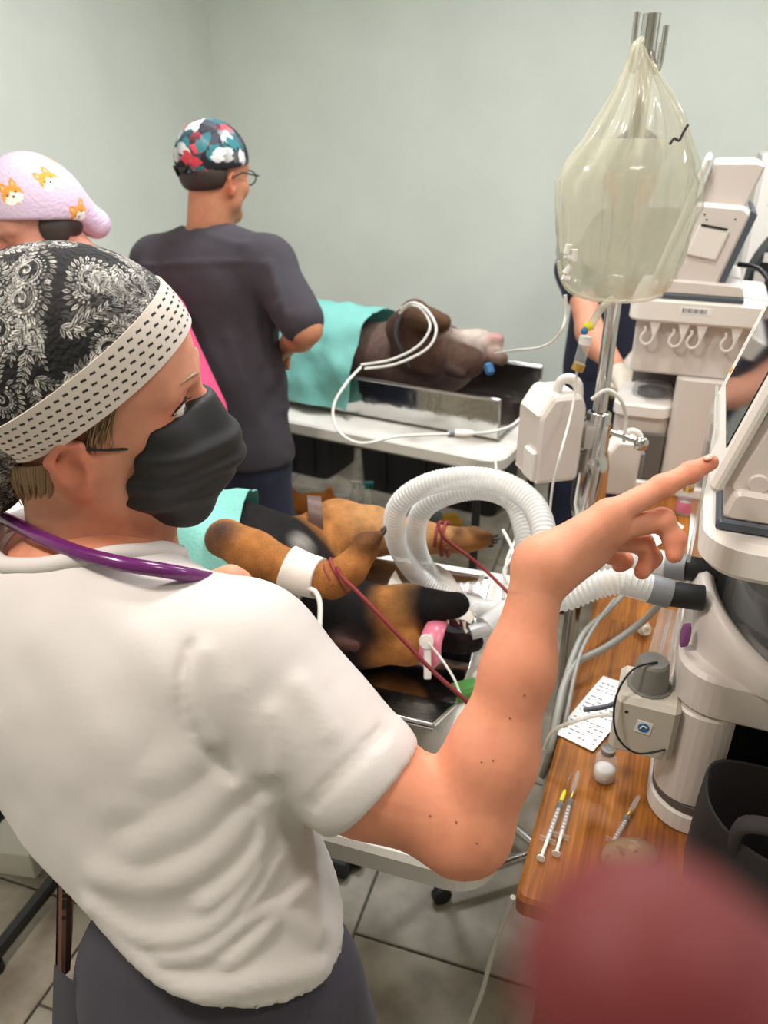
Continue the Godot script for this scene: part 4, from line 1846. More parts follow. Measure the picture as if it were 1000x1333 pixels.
func toes(b: Blob, root: Vector3, dir: Vector3, side: Vector3, r: float, tint: Color, parent: Node) -> void:
	var nrm := dir.cross(side).normalized()
	for i in 4:
		var s := (i - 1.5)
		var p := root + side * s * r * 0.95
		var q := p + dir * r * (1.9 if absf(s) < 1.0 else 1.5) + nrm * r * 0.1
		b.cap(p, q, r * 0.62, r * 0.55, 0.006, tint)
		var mb := Mb.new()
		mb.tube(curve([q + dir * r * 0.35 + nrm * r * 0.2, q + dir * r * 0.9 + nrm * r * 0.2, q + dir * r * 1.3 - nrm * r * 0.1], 3), [0.0036, 0.0034, 0.0032, 0.003, 0.0024, 0.0018, 0.0008], 7)
		put(mb, "claw", M.claw, parent)


func coat_noise(amount: float) -> Callable:
	var f := FastNoiseLite.new()
	f.seed = 5
	f.frequency = 38.0
	f.fractal_octaves = 3
	return func(p: Vector3, c: Color) -> Color:
		var k := 1.0 + amount * f.get_noise_3dv(p)
		return Color(c.r * k, c.g * k, c.b * k, 1.0)


func black_and_tan_dog() -> void:
	var o := thing("dog", "black and tan dog lying on its back on the near table", "dog")
	var black := lin(30, 27, 27)
	var dark := lin(62, 44, 34)
	var tan := lin(188, 124, 66)
	var pale := lin(206, 152, 98)
	var white := lin(226, 218, 208)
	var grey_ := lin(72, 64, 62)
	var b := blob(0.005)
	b.blend = 0.02
	b.paint = coat_noise(0.35)
	var along := Basis(e1, Vector3.UP, e1.cross(Vector3.UP))
	# trunk
	b.egg(on_near(0.54, 0.38, 0.15), Vector3(0.17, 0.115, 0.125), along, 0.05, black)
	b.egg(on_near(0.63, 0.38, 0.185), Vector3(0.13, 0.085, 0.09), along, 0.05, dark)
	b.egg(on_near(0.85, 0.36, 0.11), Vector3(0.2, 0.1, 0.11), along, 0.06, black)
	b.egg(on_near(1.08, 0.36, 0.1), Vector3(0.14, 0.085, 0.12), along, 0.06, tan)
	b.egg(at(386, 718, 1.33), Vector3(0.018, 0.022, 0.02), Basis.IDENTITY, 0.015, white)
	b.egg(at(345, 768, 1.3), Vector3(0.03, 0.024, 0.02), Basis.IDENTITY, 0.02, dark)
	# neck and head
	b.cap(on_near(0.44, 0.37, 0.1), at(470, 812, 1.36), 0.09, 0.07, 0.05, black)
	b.egg(at(470, 815, 1.355), Vector3(0.075, 0.062, 0.07), along, 0.04, black)
	b.egg(at(508, 800, 1.335), Vector3(0.03, 0.05, 0.045), along, 0.025, tan)
	b.egg(at(528, 782, 1.33), Vector3(0.028, 0.024, 0.04), along, 0.02, pale)
	b.cap(at(495, 848, 1.31), at(532, 846, 1.3), 0.022, 0.024, 0.02, tan)
	b.cap(at(520, 815, 1.31), at(530, 842, 1.3), 0.028, 0.026, 0.02, tan)
	b.cap(at(545, 790, 1.32), at(592, 788, 1.29), 0.036, 0.022, 0.02, black)
	b.egg(at(597, 786, 1.285), Vector3(0.018, 0.016, 0.018), Basis.IDENTITY, 0.01, lin(24, 22, 23))
	b.cap(at(540, 822, 1.345), at(600, 832, 1.34), 0.034, 0.022, 0.02, black)
	b.cap(at(600, 832, 1.34), at(618, 836, 1.34), 0.022, 0.016, 0.02, lin(44, 32, 34))
	b.cap(at(570, 808, 1.325), at(606, 812, 1.315), 0.008, 0.006, 0.006, lin(120, 66, 74))
	# ear lying on the steel
	b.chain([at(462, 822, 1.31), at(440, 838, 1.29), at(425, 832, 1.3)], [0.02, 0.017, 0.01], 0.015, black)
	b.cap(at(440, 836, 1.272), at(462, 842, 1.27), 0.008, 0.009, 0.006, lin(110, 72, 66))
	# near foreleg, folded over the chest
	var elbow := at(294, 702, 1.25)
	b.cap(at(312, 762, 1.38), at(300, 725, 1.3), 0.055, 0.036, 0.03, black)
	b.egg(at(291, 702, 1.226), Vector3(0.026, 0.028, 0.018), Basis.IDENTITY, 0.012, grey_)
	b.chain([elbow, at(330, 722, 1.235), at(386, 744, 1.205), at(432, 756, 1.185)], [0.034, 0.037, 0.028, 0.025], 0.015, tan)
	b.chain([at(432, 756, 1.185), at(455, 742, 1.185), at(476, 716, 1.19)], [0.026, 0.024, 0.021], 0.015, tan)
	b.egg(at(478, 704, 1.185), Vector3(0.022, 0.012, 0.02), Basis.IDENTITY, 0.01, lin(48, 38, 36))
	var d1 := (at(492, 694, 1.19) - at(470, 722, 1.19)).normalized()
	toes(b, at(478, 712, 1.19), d1, (look * Vector3(0.35, 0.25, 0.9)).normalized(), 0.0125, lin(120, 78, 46), o)
	# far foreleg, stretched out to the right
	b.cap(on_near(0.46, 0.46, 0.14), at(440, 690, 1.5), 0.075, 0.058, 0.03, tan)
	b.chain([at(440, 690, 1.5), at(485, 692, 1.48), at(545, 700, 1.46), at(600, 704, 1.44)], [0.056, 0.046, 0.031, 0.025], 0.02, pale)
	b.egg(at(617, 702, 1.435), Vector3(0.03, 0.02, 0.024), Basis.IDENTITY, 0.015, tan)
	b.egg(at(618, 691, 1.425), Vector3(0.013, 0.009, 0.011), Basis.IDENTITY, 0.005, lin(58, 46, 44))
	b.egg(at(598, 692, 1.425), Vector3(0.009, 0.009, 0.009), Basis.IDENTITY, 0.005, lin(58, 46, 44))
	toes(b, at(622, 702, 1.43), (at(645, 702, 1.425) - at(618, 702, 1.43)).normalized(), (look * Vector3(0.1, 0.55, 0.8)).normalized(), 0.0125, lin(132, 92, 58), o)
	# hind legs under the drape
	for k in [-1.0, 1.0]:
		b.chain([on_near(1.1, 0.36 + k * 0.07, 0.13), on_near(1.22, 0.36 + k * 0.13, 0.2), on_near(1.38, 0.36 + k * 0.12, 0.14)], [0.065, 0.04, 0.026], 0.03, tan)
	b.chain([on_near(1.2, 0.36, 0.06), on_near(1.33, 0.36, 0.05), on_near(1.5, 0.33, 0.04)], [0.028, 0.02, 0.01], 0.02, black)
	after.append(func() -> void: put(b.out, "body", M.coat, o))
	# tongue and teeth
	var mb := Mb.new()
	mb.tube(curve([at(574, 806, 1.315), at(568, 815, 1.285), at(561, 835, 1.272), at(560, 858, 1.268), at(566, 868, 1.27)], 5), [0.012, 0.014, 0.0155, 0.0165, 0.017, 0.0175, 0.018, 0.0185, 0.0188, 0.019, 0.019, 0.019, 0.019, 0.019, 0.0185, 0.018, 0.017, 0.016, 0.014, 0.011, 0.006], 14, 0.42)
	put(mb, "tongue", M.wet_pink, o, "limp pink tongue")
	for q in [[592, 803, 598, 812], [604, 812, 606, 822], [582, 806, 584, 812], [608, 826, 604, 818]]:
		mb = Mb.new()
		mb.tube([at(q[0], q[1] - 3, 1.29), at(q[2], q[3], 1.29)], [0.0035, 0.001], 7)
		put(mb, "tooth", M.tooth, o)


func grey_dog() -> void:
	var o := thing("dog", "greyish brown dog with a white blaze lying on the far table", "dog")
	var coat_ := lin(128, 104, 95)
	var dark := lin(96, 72, 62)
	var white := lin(224, 206, 192)
	var pink := lin(200, 120, 122)
	var b := blob(0.007)
	b.blend = 0.02
	b.paint = coat_noise(0.3)
	var along := Basis(far_axis, Vector3.UP, far_axis.cross(Vector3.UP))
	b.egg(on_far(0.42, 0.33, 0.17), Vector3(0.2, 0.13, 0.14), along, 0.06, coat_)
	b.egg(on_far(0.7, 0.33, 0.15), Vector3(0.22, 0.12, 0.13), along, 0.06, coat_)
	b.egg(on_far(1.0, 0.33, 0.12), Vector3(0.16, 0.1, 0.13), along, 0.06, coat_)
	b.cap(at(545, 450, 2.42), at(588, 462, 2.32), 0.085, 0.068, 0.04, dark)
	b.egg(at(606, 470, 2.28), Vector3(0.062, 0.052, 0.06), along, 0.03, dark)
	b.cap(at(582, 445, 2.32), at(622, 444, 2.28), 0.036, 0.034, 0.02, white)
	b.cap(at(622, 446, 2.28), at(644, 446, 2.26), 0.032, 0.027, 0.02, white)
	b.egg(at(646, 440, 2.25), Vector3(0.022, 0.014, 0.02), Basis.IDENTITY, 0.01, pink)
	b.cap(at(645, 462, 2.25), at(652, 466, 2.24), 0.024, 0.02, 0.01, lin(176, 146, 132))
	b.egg(at(655, 468, 2.235), Vector3(0.012, 0.018, 0.012), Basis.IDENTITY, 0.008, lin(60, 40, 40))
	b.cap(at(586, 482, 2.25), at(602, 489, 2.23), 0.02, 0.012, 0.012, lin(64, 46, 42))
	b.cap(at(525, 428, 2.38), at(540, 410, 2.3), 0.055, 0.042, 0.03, dark)
	b.chain([at(540, 410, 2.3), at(560, 416, 2.27), at(577, 419, 2.27)], [0.042, 0.03, 0.024], 0.02, lin(112, 84, 62))
	for k in [-1.0, 1.0]:
		b.chain([on_far(1.05, 0.33 + k * 0.07, 0.15), on_far(1.2, 0.33 + k * 0.12, 0.22), on_far(1.36, 0.33 + k * 0.12, 0.15)], [0.065, 0.04, 0.026], 0.03, coat_)
	after.append(func() -> void: put(b.out, "body", M.coat, o))


# paper drape over a body that lies along an axis; axis point at (a), arch radius r, skirts of length drop on the near and the far side
func drape(called: String, label: String, axis: Callable, back: Vector3, a0: float, a1: float, r: float, drop_near: float, drop_far: float, seed_: int, skew := 0.0) -> void:
	var f := FastNoiseLite.new()
	f.seed = seed_
	f.frequency = 3.2
	f.fractal_octaves = 3
	var rows := []
	var n := 40
	var arc := r * PI * 0.9
	for i in 31:
		var a := lerpf(a0, a1, i / 30.0)
		var row := []
		for j in n + 1:
			var s := lerpf(-drop_near - arc / 2, arc / 2 + drop_far, float(j) / n)
			var ang := clampf(s, -arc / 2, arc / 2) / r
			var cs: Vector3 = axis.call(a + skew * s)
			var p := cs + Vector3.UP * cos(ang) * r + back * sin(ang) * r
			var over := absf(s) - arc / 2
			if over > 0.0:
				p += Vector3.DOWN * over + back * signf(s) * over * 0.12
			var wob := f.get_noise_2d(a * 2.0, s * 2.0) * 0.022 + sin(a * 38.0) * clampf(over, 0.0, 0.1) * 0.1
			var nrm := (Vector3.UP * cos(ang) + back * sin(ang))
			row.append(p + nrm * wob)
		rows.append(row)
	var mb := Mb.new()
	mb.shell(rows, 0.0015)
	tag(put(mb, called, M.drape), label, "drape", "surgical drapes")


func cord(called: String, label: String, category: String, pts: Array, r: float, material: Material, group := "", segs := 8) -> void:
	var mb := Mb.new()
	mb.tube(curve(pts, 8), r, segs)
	tag(put(mb, called, material), label, category, group)


func make_tables_and_dogs() -> void:
	folding_table("white plastic folding table under the black and tan dog", near_corner, e1, e2, 1.3, 0.76, [[0.19, 0.6], [0.62, 0.09], [1.1, 0.09], [1.1, 0.67]])
	folding_table("white plastic folding table under the grey-brown dog by the wall", far_corner, far_axis, far_back, 1.83, 0.76, [[0.1, 0.09], [0.1, 0.67], [1.62, 0.09], [1.62, 0.67]])
	trough("polished steel V trough holding the black and tan dog", on_near(0.12, 0.147, 0.0), e1, e2, 1.1, [Vector2(0, 0.1), Vector2(0.15, 0.014), Vector2(0.26, 0.014), Vector2(0.415, 0.1)])
	trough("polished steel trough holding the grey-brown dog", on_far(0.06, 0.13, 0.0), far_axis, far_back, 1.2, [Vector2(0, 0.135), Vector2(0.004, 0.012), Vector2(0.396, 0.012), Vector2(0.4, 0.135)])
	black_and_tan_dog()
	grey_dog()
	drape("paper_drape", "turquoise paper drape over the belly of the black and tan dog", func(a: float) -> Vector3: return on_near(a, 0.375, 0.115), e2, 0.52, 1.3, 0.172, 0.07, 0.04, 3, 0.3)
	drape("paper_drape", "turquoise paper drape over the belly of the grey-brown dog", func(a: float) -> Vector3: return on_far(a, 0.315, 0.1), far_back, 0.56, 1.25, 0.215, 0.1, 0.03, 4)
	# bandage on the near foreleg, a strap round the far one
	var mb := Mb.new()
	mb.tube(curve([at(374, 739, 1.208), at(386, 744, 1.205), at(398, 748, 1.2), at(416, 753, 1.192)], 3), [0.0365, 0.0362, 0.0358, 0.0354, 0.035, 0.0345, 0.034, 0.0335, 0.033, 0.0325], 22)
	var bd := put(mb, "bandage", M.gauze)
	tag(bd, "white tape bandage round the near foreleg of the black and tan dog", "bandage")
	for q in [[398, 758], [402, 762], [404, 756], [408, 763], [395, 760]]:
		mb = Mb.new()
		mb.ball(at(q[0], q[1], 1.171), Vector3.ONE * 0.0032, 8)
		put(mb, "print_mark", M.blue, bd, "small blue paw print")
	mb = Mb.new()
	var ring := []
	for i in 25:
		var a := TAU * i / 24
		ring.append(at(403, 694, 1.49) + Vector3(0.012, cos(a) * 0.08, 0) + (look * Vector3(0.1, 0, 1)) * sin(a) * 0.08)
	var wide := []
	for w in [-0.013, 0.013]:
		var row := []
		for p in ring:
			row.append(p + Vector3(w, 0, w * 0.2))
		wide.append(row)
	mb.shell(wide, 0.003)
	tag(put(mb, "leather_strap", M.leather), "brown leather strap buckled round the far foreleg of the black and tan dog", "strap")
	# breathing tube, pulse clip
	var clip := thing("pulse_clip", "white clip sensor on the pink tongue with a thin white cable", "clip", at(555, 835, 1.25))
	mb = Mb.new()
	mb.x = Transform3D(look, Vector3.ZERO)
	mb.x.origin = Vector3.ZERO
	mb.box(Vector3(0.002, -0.03, 0.0), Vector3(0.012, 0.062, 0.008), 0.002)
	put(mb, "jaw", M.machine_white, clip)
	mb = Mb.new()
	mb.x = Transform3D(look * Basis(Vector3.RIGHT, PI / 2), Vector3.ZERO)
	mb.turned([Vector2(0, -0.006), Vector2(0.0115, -0.006), Vector2(0.0125, 0.002), Vector2(0.011, 0.007), Vector2(0, 0.008)], 18)
	put(mb, "sensor", M.machine_white, clip)
	mb = Mb.new()
	var cp := []
	for q in [[558, 837, 1.243], [575, 858, 1.235], [592, 885, 1.2], [602, 908, 1.16], [622, 930, 1.14]]:
		cp.append(at(q[0], q[1], q[2]) - clip.position)
	mb.tube(curve(cp, 6), 0.0022, 6)
	put(mb, "cable", M.cable_white, clip)
	cord("red_cord", "twisted red cord tied to the near foreleg, running down to the table edge", "cord", [at(438, 738, 1.155), at(446, 752, 1.15), at(470, 775, 1.14), at(520, 828, 1.12), at(565, 875, 1.1), at(606, 912, 1.08), at(625, 940, 1.1)], 0.0032, M.red_cord, "red cords")
	cord("red_cord", "red cord tied to the far paw beside the corrugated hoses", "cord", [at(570, 680, 1.405), at(576, 697, 1.4), at(590, 710, 1.405), at(615, 728, 1.4), at(640, 750, 1.39), at(662, 772, 1.37)], 0.0034, M.red_cord, "red cords")
	cord("drip_tube", "second cream line beside the first over the grey-brown dog", "tube", [at(475, 480, 2.2), at(515, 474, 2.17), at(556, 454, 2.15), at(568, 428, 2.15), at(556, 404, 2.18), at(538, 394, 2.2), at(522, 402, 2.24)], 0.0036, M.cable_white)
	# loops of cord round both paws
	for q in [[at(440, 750, 1.187), (at(455, 742, 1.185) - at(432, 756, 1.185)).normalized(), 0.0285], [at(578, 702, 1.45), (at(600, 704, 1.44) - at(545, 700, 1.46)).normalized(), 0.0325]]:
		var d: Vector3 = q[1]
		var u := d.cross(Vector3.UP).normalized()
		var v := u.cross(d)
		var pts := []
		for i in 41:
			var a := TAU * i / 20.0
			pts.append(q[0] + d * (i * 0.0006 - 0.012) + (u * cos(a) + v * sin(a)) * q[2])
		var rm := Mb.new()
		rm.tube(pts, 0.003, 7)
		tag(put(rm, "red_cord", M.red_cord), "red cord wound round the near paw of the black and tan dog" if q[2] < 0.03 else "red cord wound round the far paw beside the hoses", "cord", "red cords")
	# dark harness on the far dog, a blue clip at its jaw, a collar on the near dog
	mb = Mb.new()
	mb.tube(curve([at(532, 478, 2.27), at(524, 460, 2.25), at(516, 440, 2.25), at(518, 420, 2.27), at(530, 408, 2.3)], 5), 0.012, 8, 0.5)
	tag(put(mb, "harness_strap", M.bag_fabric), "dark harness strap across the shoulder of the grey-brown dog", "strap")
	mb = Mb.new()
	mb.box(at(637, 480, 2.2), Vector3(0.026, 0.036, 0.018), 0.007, look * Basis(Vector3.BACK, 0.3))
	tag(put(mb, "blue_clip", M.clip_blue), "blue clip under the muzzle of the grey-brown dog", "clip")
	mb = Mb.new()
	mb.tube(curve([at(402, 755, 1.3), at(384, 780, 1.27), at(374, 808, 1.26), at(382, 835, 1.27), at(405, 848, 1.3)], 5), 0.011, 8, 0.45)
	tag(put(mb, "leather_collar", M.leather), "brown leather collar round the neck of the black and tan dog", "collar")
	cord("drip_tube", "white drip tube hanging from the bandaged foreleg", "tube", [at(402, 766, 1.17), at(412, 772, 1.16), at(417, 790, 1.15), at(415, 830, 1.13), at(411, 872, 1.12), at(409, 905, 1.12)], 0.0042, M.cable_white)
	cord("drip_tube", "white drip line looping down in front of the far drape", "tube", [at(470, 478, 2.2), at(450, 500, 2.12), at(434, 530, 2.1), at(440, 560, 2.08), at(470, 577, 2.06), at(520, 568, 2.05), at(585, 565, 2.05)], 0.0038, M.cable_white)
	cord("drip_tube", "cream twin lines arching over the grey-brown dog", "tube", [at(470, 475, 2.22), at(510, 468, 2.2), at(545, 450, 2.18), at(560, 425, 2.18), at(548, 402, 2.2), at(532, 398, 2.22), at(520, 408, 2.25)], 0.0036, M.cable_white)
	# cable joint on the far table edge
	var cj := thing("cable_joint", "white and grey cable connector lying on the far table edge", "connector", at(600, 565, 2.06))
	mb = Mb.new()
	mb.tube([at(583, 564, 2.06) - cj.position, at(592, 564, 2.06) - cj.position], 0.011, 10)
	put(mb, "collar", M.machine_grey, cj)
	mb = Mb.new()
	mb.tube(curve([at(592, 564, 2.06) - cj.position, at(604, 565, 2.06) - cj.position, at(617, 564, 2.06) - cj.position], 3), [0.011, 0.012, 0.012, 0.012, 0.011, 0.009, 0.006], 10)
	put(mb, "plug", M.machine_white, cj)
	mb = Mb.new()
	mb.tube(curve([at(617, 564, 2.06) - cj.position, at(640, 562, 2.06) - cj.position, at(668, 553, 2.06) - cj.position, at(690, 530, 2.1) - cj.position], 5), 0.004, 8)
	put(mb, "cable", M.cable_white, cj)


# ---------------------------------------------------------------- wooden table, machines, drip stand
var w1 := Vector3(0.930, 0, 0.3665)        # along the near edge of the wooden table, to the right
var w2 := Vector3(0.3665, 0, -0.930)       # along its long edge, into the room
var wood_corner := Vector3(0.165, DECK, -0.645)


# the point of a line of sight at a distance z into the room
func deep(x: float, y: float, z: float) -> Vector3:
	var d := at(x, y, 1.0) - eye
	return eye + d * (-z / d.z)


func box_of(called: String, material: Material, parent: Node, lo: Vector3, hi: Vector3, bev := 0.004, label := "") -> MeshInstance3D:
	var mb := Mb.new()
	mb.box((lo + hi) / 2, hi - lo, bev)
	return put(mb, called, material, parent, label)


func post(called: String, material: Material, parent: Node, poly: PackedVector2Array, y0: float, y1: float, bev := 0.004, label := "") -> MeshInstance3D:
	var mb := Mb.new()
	# plan polygon: x to the right, y away from the viewer
	mb.x = Transform3D(Basis(Vector3.RIGHT, Vector3(0, 0, -1), Vector3.UP), Vector3(0, y0, 0))
	mb.extrude(poly, y1 - y0, bev)
	return put(mb, called, material, parent, label)


func moved(poly: PackedVector2Array, by: Vector2) -> PackedVector2Array:
	var out := PackedVector2Array()
	for p in poly:
		out.append(p + by)
	return out


func wooden_table() -> void:
	var o := thing("wooden_table", "varnished brown wooden table carrying the anaesthesia machines", "table", Vector3(wood_corner.x, 0, wood_corner.z))
	o.basis = Basis(w1, Vector3.UP, -w2)
	post("table_top", M.wood, o, moved(rounded(0.9, 2.1, 0.012, 3), Vector2(0.45, 1.05)), DECK - 0.034, DECK, 0.005)
	box_of("apron", M.wood, o, Vector3(0.05, DECK - 0.12, -0.07), Vector3(0.85, DECK - 0.034, -0.05), 0.003)
	box_of("apron", M.wood, o, Vector3(0.05, DECK - 0.12, -2.05), Vector3(0.85, DECK - 0.034, -2.03), 0.003)
	box_of("apron", M.wood, o, Vector3(0.05, DECK - 0.12, -2.03), Vector3(0.07, DECK - 0.034, -0.07), 0.003)
	for q in [[0.07, 0.08], [0.83, 0.08], [0.07, 2.02], [0.83, 2.02]]:
		box_of("leg", M.wood, o, Vector3(q[0] - 0.03, 0, -q[1] - 0.03), Vector3(q[0] + 0.03, DECK - 0.034, -q[1] + 0.03), 0.004)


# patient monitor: profile in x, y (screen on the left), depth away from the viewer
func monitor(label: String, where: Vector3, basis: Basis) -> void:
	var o := thing("patient_monitor", label, "monitor", where)
	o.basis = basis
	var dp := 0.27
	var flip := func(mb: Mb, z0: float) -> void:
		mb.x = Transform3D(Basis.IDENTITY, Vector3(0, 0, z0))
	var mb := Mb.new()
	flip.call(mb, -dp - 0.01)
	mb.extrude(softened(PackedVector2Array([Vector2(0.004, 0.012), Vector2(0.19, 0.012), Vector2(0.185, 0.04), Vector2(0.012, 0.045)]), 0.01), dp + 0.02, 0.004)
	put(mb, "base", M.machine, o)
	mb = Mb.new()
	flip.call(mb, -dp - 0.012)
	mb.extrude(softened(PackedVector2Array([Vector2(0.0, 0.0), Vector2(0.194, 0.0), Vector2(0.192, 0.013), Vector2(0.002, 0.013)]), 0.005), dp + 0.024, 0.003)
	put(mb, "foot", M.slate, o)
	# housing
	mb = Mb.new()
	flip.call(mb, -dp)
	mb.extrude(softened(PackedVector2Array([Vector2(0.0, 0.04), Vector2(0.02, 0.026), Vector2(0.13, 0.026), Vector2(0.175, 0.19), Vector2(0.158, 0.205), Vector2(0.056, 0.21)]), 0.012), dp, 0.008)
	var h := put(mb, "housing", M.machine, o)
	mb = Mb.new()
	flip.call(mb, -dp + 0.004)
	mb.extrude(softened(PackedVector2Array([Vector2(0.128, 0.026), Vector2(0.142, 0.024), Vector2(0.186, 0.19), Vector2(0.17, 0.2)]), 0.006), dp - 0.008, 0.003)
	put(mb, "back_strip", M.slate, o)
	# taller rear hump
	mb = Mb.new()
	flip.call(mb, -dp + 0.02)
	mb.extrude(softened(PackedVector2Array([Vector2(0.058, 0.2), Vector2(0.16, 0.2), Vector2(0.184, 0.285), Vector2(0.168, 0.292), Vector2(0.078, 0.29)]), 0.008), dp - 0.055, 0.005)
	put(mb, "hump", M.machine, o)
	# screen side: bezel, dark glass
	var a := Vector3(-0.001, 0.036, 0)
	var b := Vector3(0.072, 0.3, 0)
	var up := (b - a).normalized()
	var nrm := Vector3(-up.y, up.x, 0)
	var turn := Basis(Vector3(0, 0, 1), up, Vector3(0, 0, 1).cross(up))
	var len := (b - a).length()
	mb = Mb.new()
	mb.box((a + b) / 2 + nrm * 0.006 + Vector3(0, 0, -dp / 2), Vector3(dp + 0.012, len, 0.014), 0.005, turn)
	var bz := put(mb, "bezel", M.machine_white, o)
	mb = Mb.new()
	mb.box((a + b) / 2 + up * 0.012 + nrm * 0.0135 + Vector3(0, 0, -dp / 2 + 0.012), Vector3(dp - 0.05, len - 0.06, 0.002), 0.0006, turn)
	put(mb, "screen", M.dark_glass, bz, "dark glossy screen")
	for i in 6:
		mb = Mb.new()
		mb.box(a + up * (0.02 + i * 0.018) + nrm * 0.0132 + Vector3(0, 0, -dp + 0.014), Vector3(0.008, 0.009, 0.002), 0.0006, turn)
		put(mb, "key", M.yellow if i == 2 else M.machine_white, bz)
	# printer door and round cover on the side that faces the viewer
	mb = Mb.new()
	flip.call(mb, -0.004)
	mb.extrude(softened(PackedVector2Array([Vector2(0.052, 0.1), Vector2(0.118, 0.09), Vector2(0.136, 0.155), Vector2(0.07, 0.165)]), 0.006), 0.012, 0.003)
	var door := put(mb, "printer_door", M.machine_white, h)
	mb = Mb.new()
	flip.call(mb, 0.004)
	mb.extrude(PackedVector2Array([Vector2(0.074, 0.163), Vector2(0.13, 0.155), Vector2(0.131, 0.159), Vector2(0.075, 0.167)]), 0.006)
	put(mb, "paper_slot", M.black_plastic, h)
	mb = Mb.new()
	mb.x = Transform3D(Basis(Vector3.RIGHT, PI / 2), Vector3(0.032, 0.052, 0))
	mb.turned([Vector2(0.0, 0.004), Vector2(0.009, 0.004), Vector2(0.011, -0.002)], 18)
	put(mb, "round_cover", M.machine, h)
	for q in [[0.078, 0.186], [0.084, 0.175], [0.142, 0.178]]:
		mb = Mb.new()
		mb.ball(Vector3(q[0], q[1], 0.0005), Vector3.ONE * 0.0022, 8)
		put(mb, "indicator", M.ink, h)
	mb = Mb.new()
	mb.tube(curve([Vector3(0.17, 0.07, -0.1), Vector3(0.215, 0.065, -0.08), Vector3(0.25, 0.03, -0.05), Vector3(0.265, -0.02, -0.04)], 5), 0.006, 8)
	put(mb, "power_cable", M.cable_black, o)


func hook(parent: Node, p: Vector3) -> void:
	var mb := Mb.new()
	var pts := [p + Vector3(0.006, 0.0, -0.03), p + Vector3(0.006, -0.002, 0.0), p + Vector3(0.006, -0.04, 0.004), p + Vector3(0.0, -0.056, 0.005), p + Vector3(-0.013, -0.06, 0.006), p + Vector3(-0.022, -0.05, 0.006), p + Vector3(-0.02, -0.038, 0.006), p + Vector3(-0.014, -0.028, 0.006), p + Vector3(-0.016, -0.018, 0.006)]
	mb.tube(curve(pts, 5), 0.0032, 8)
	put(mb, "hook", M.machine_white, parent)


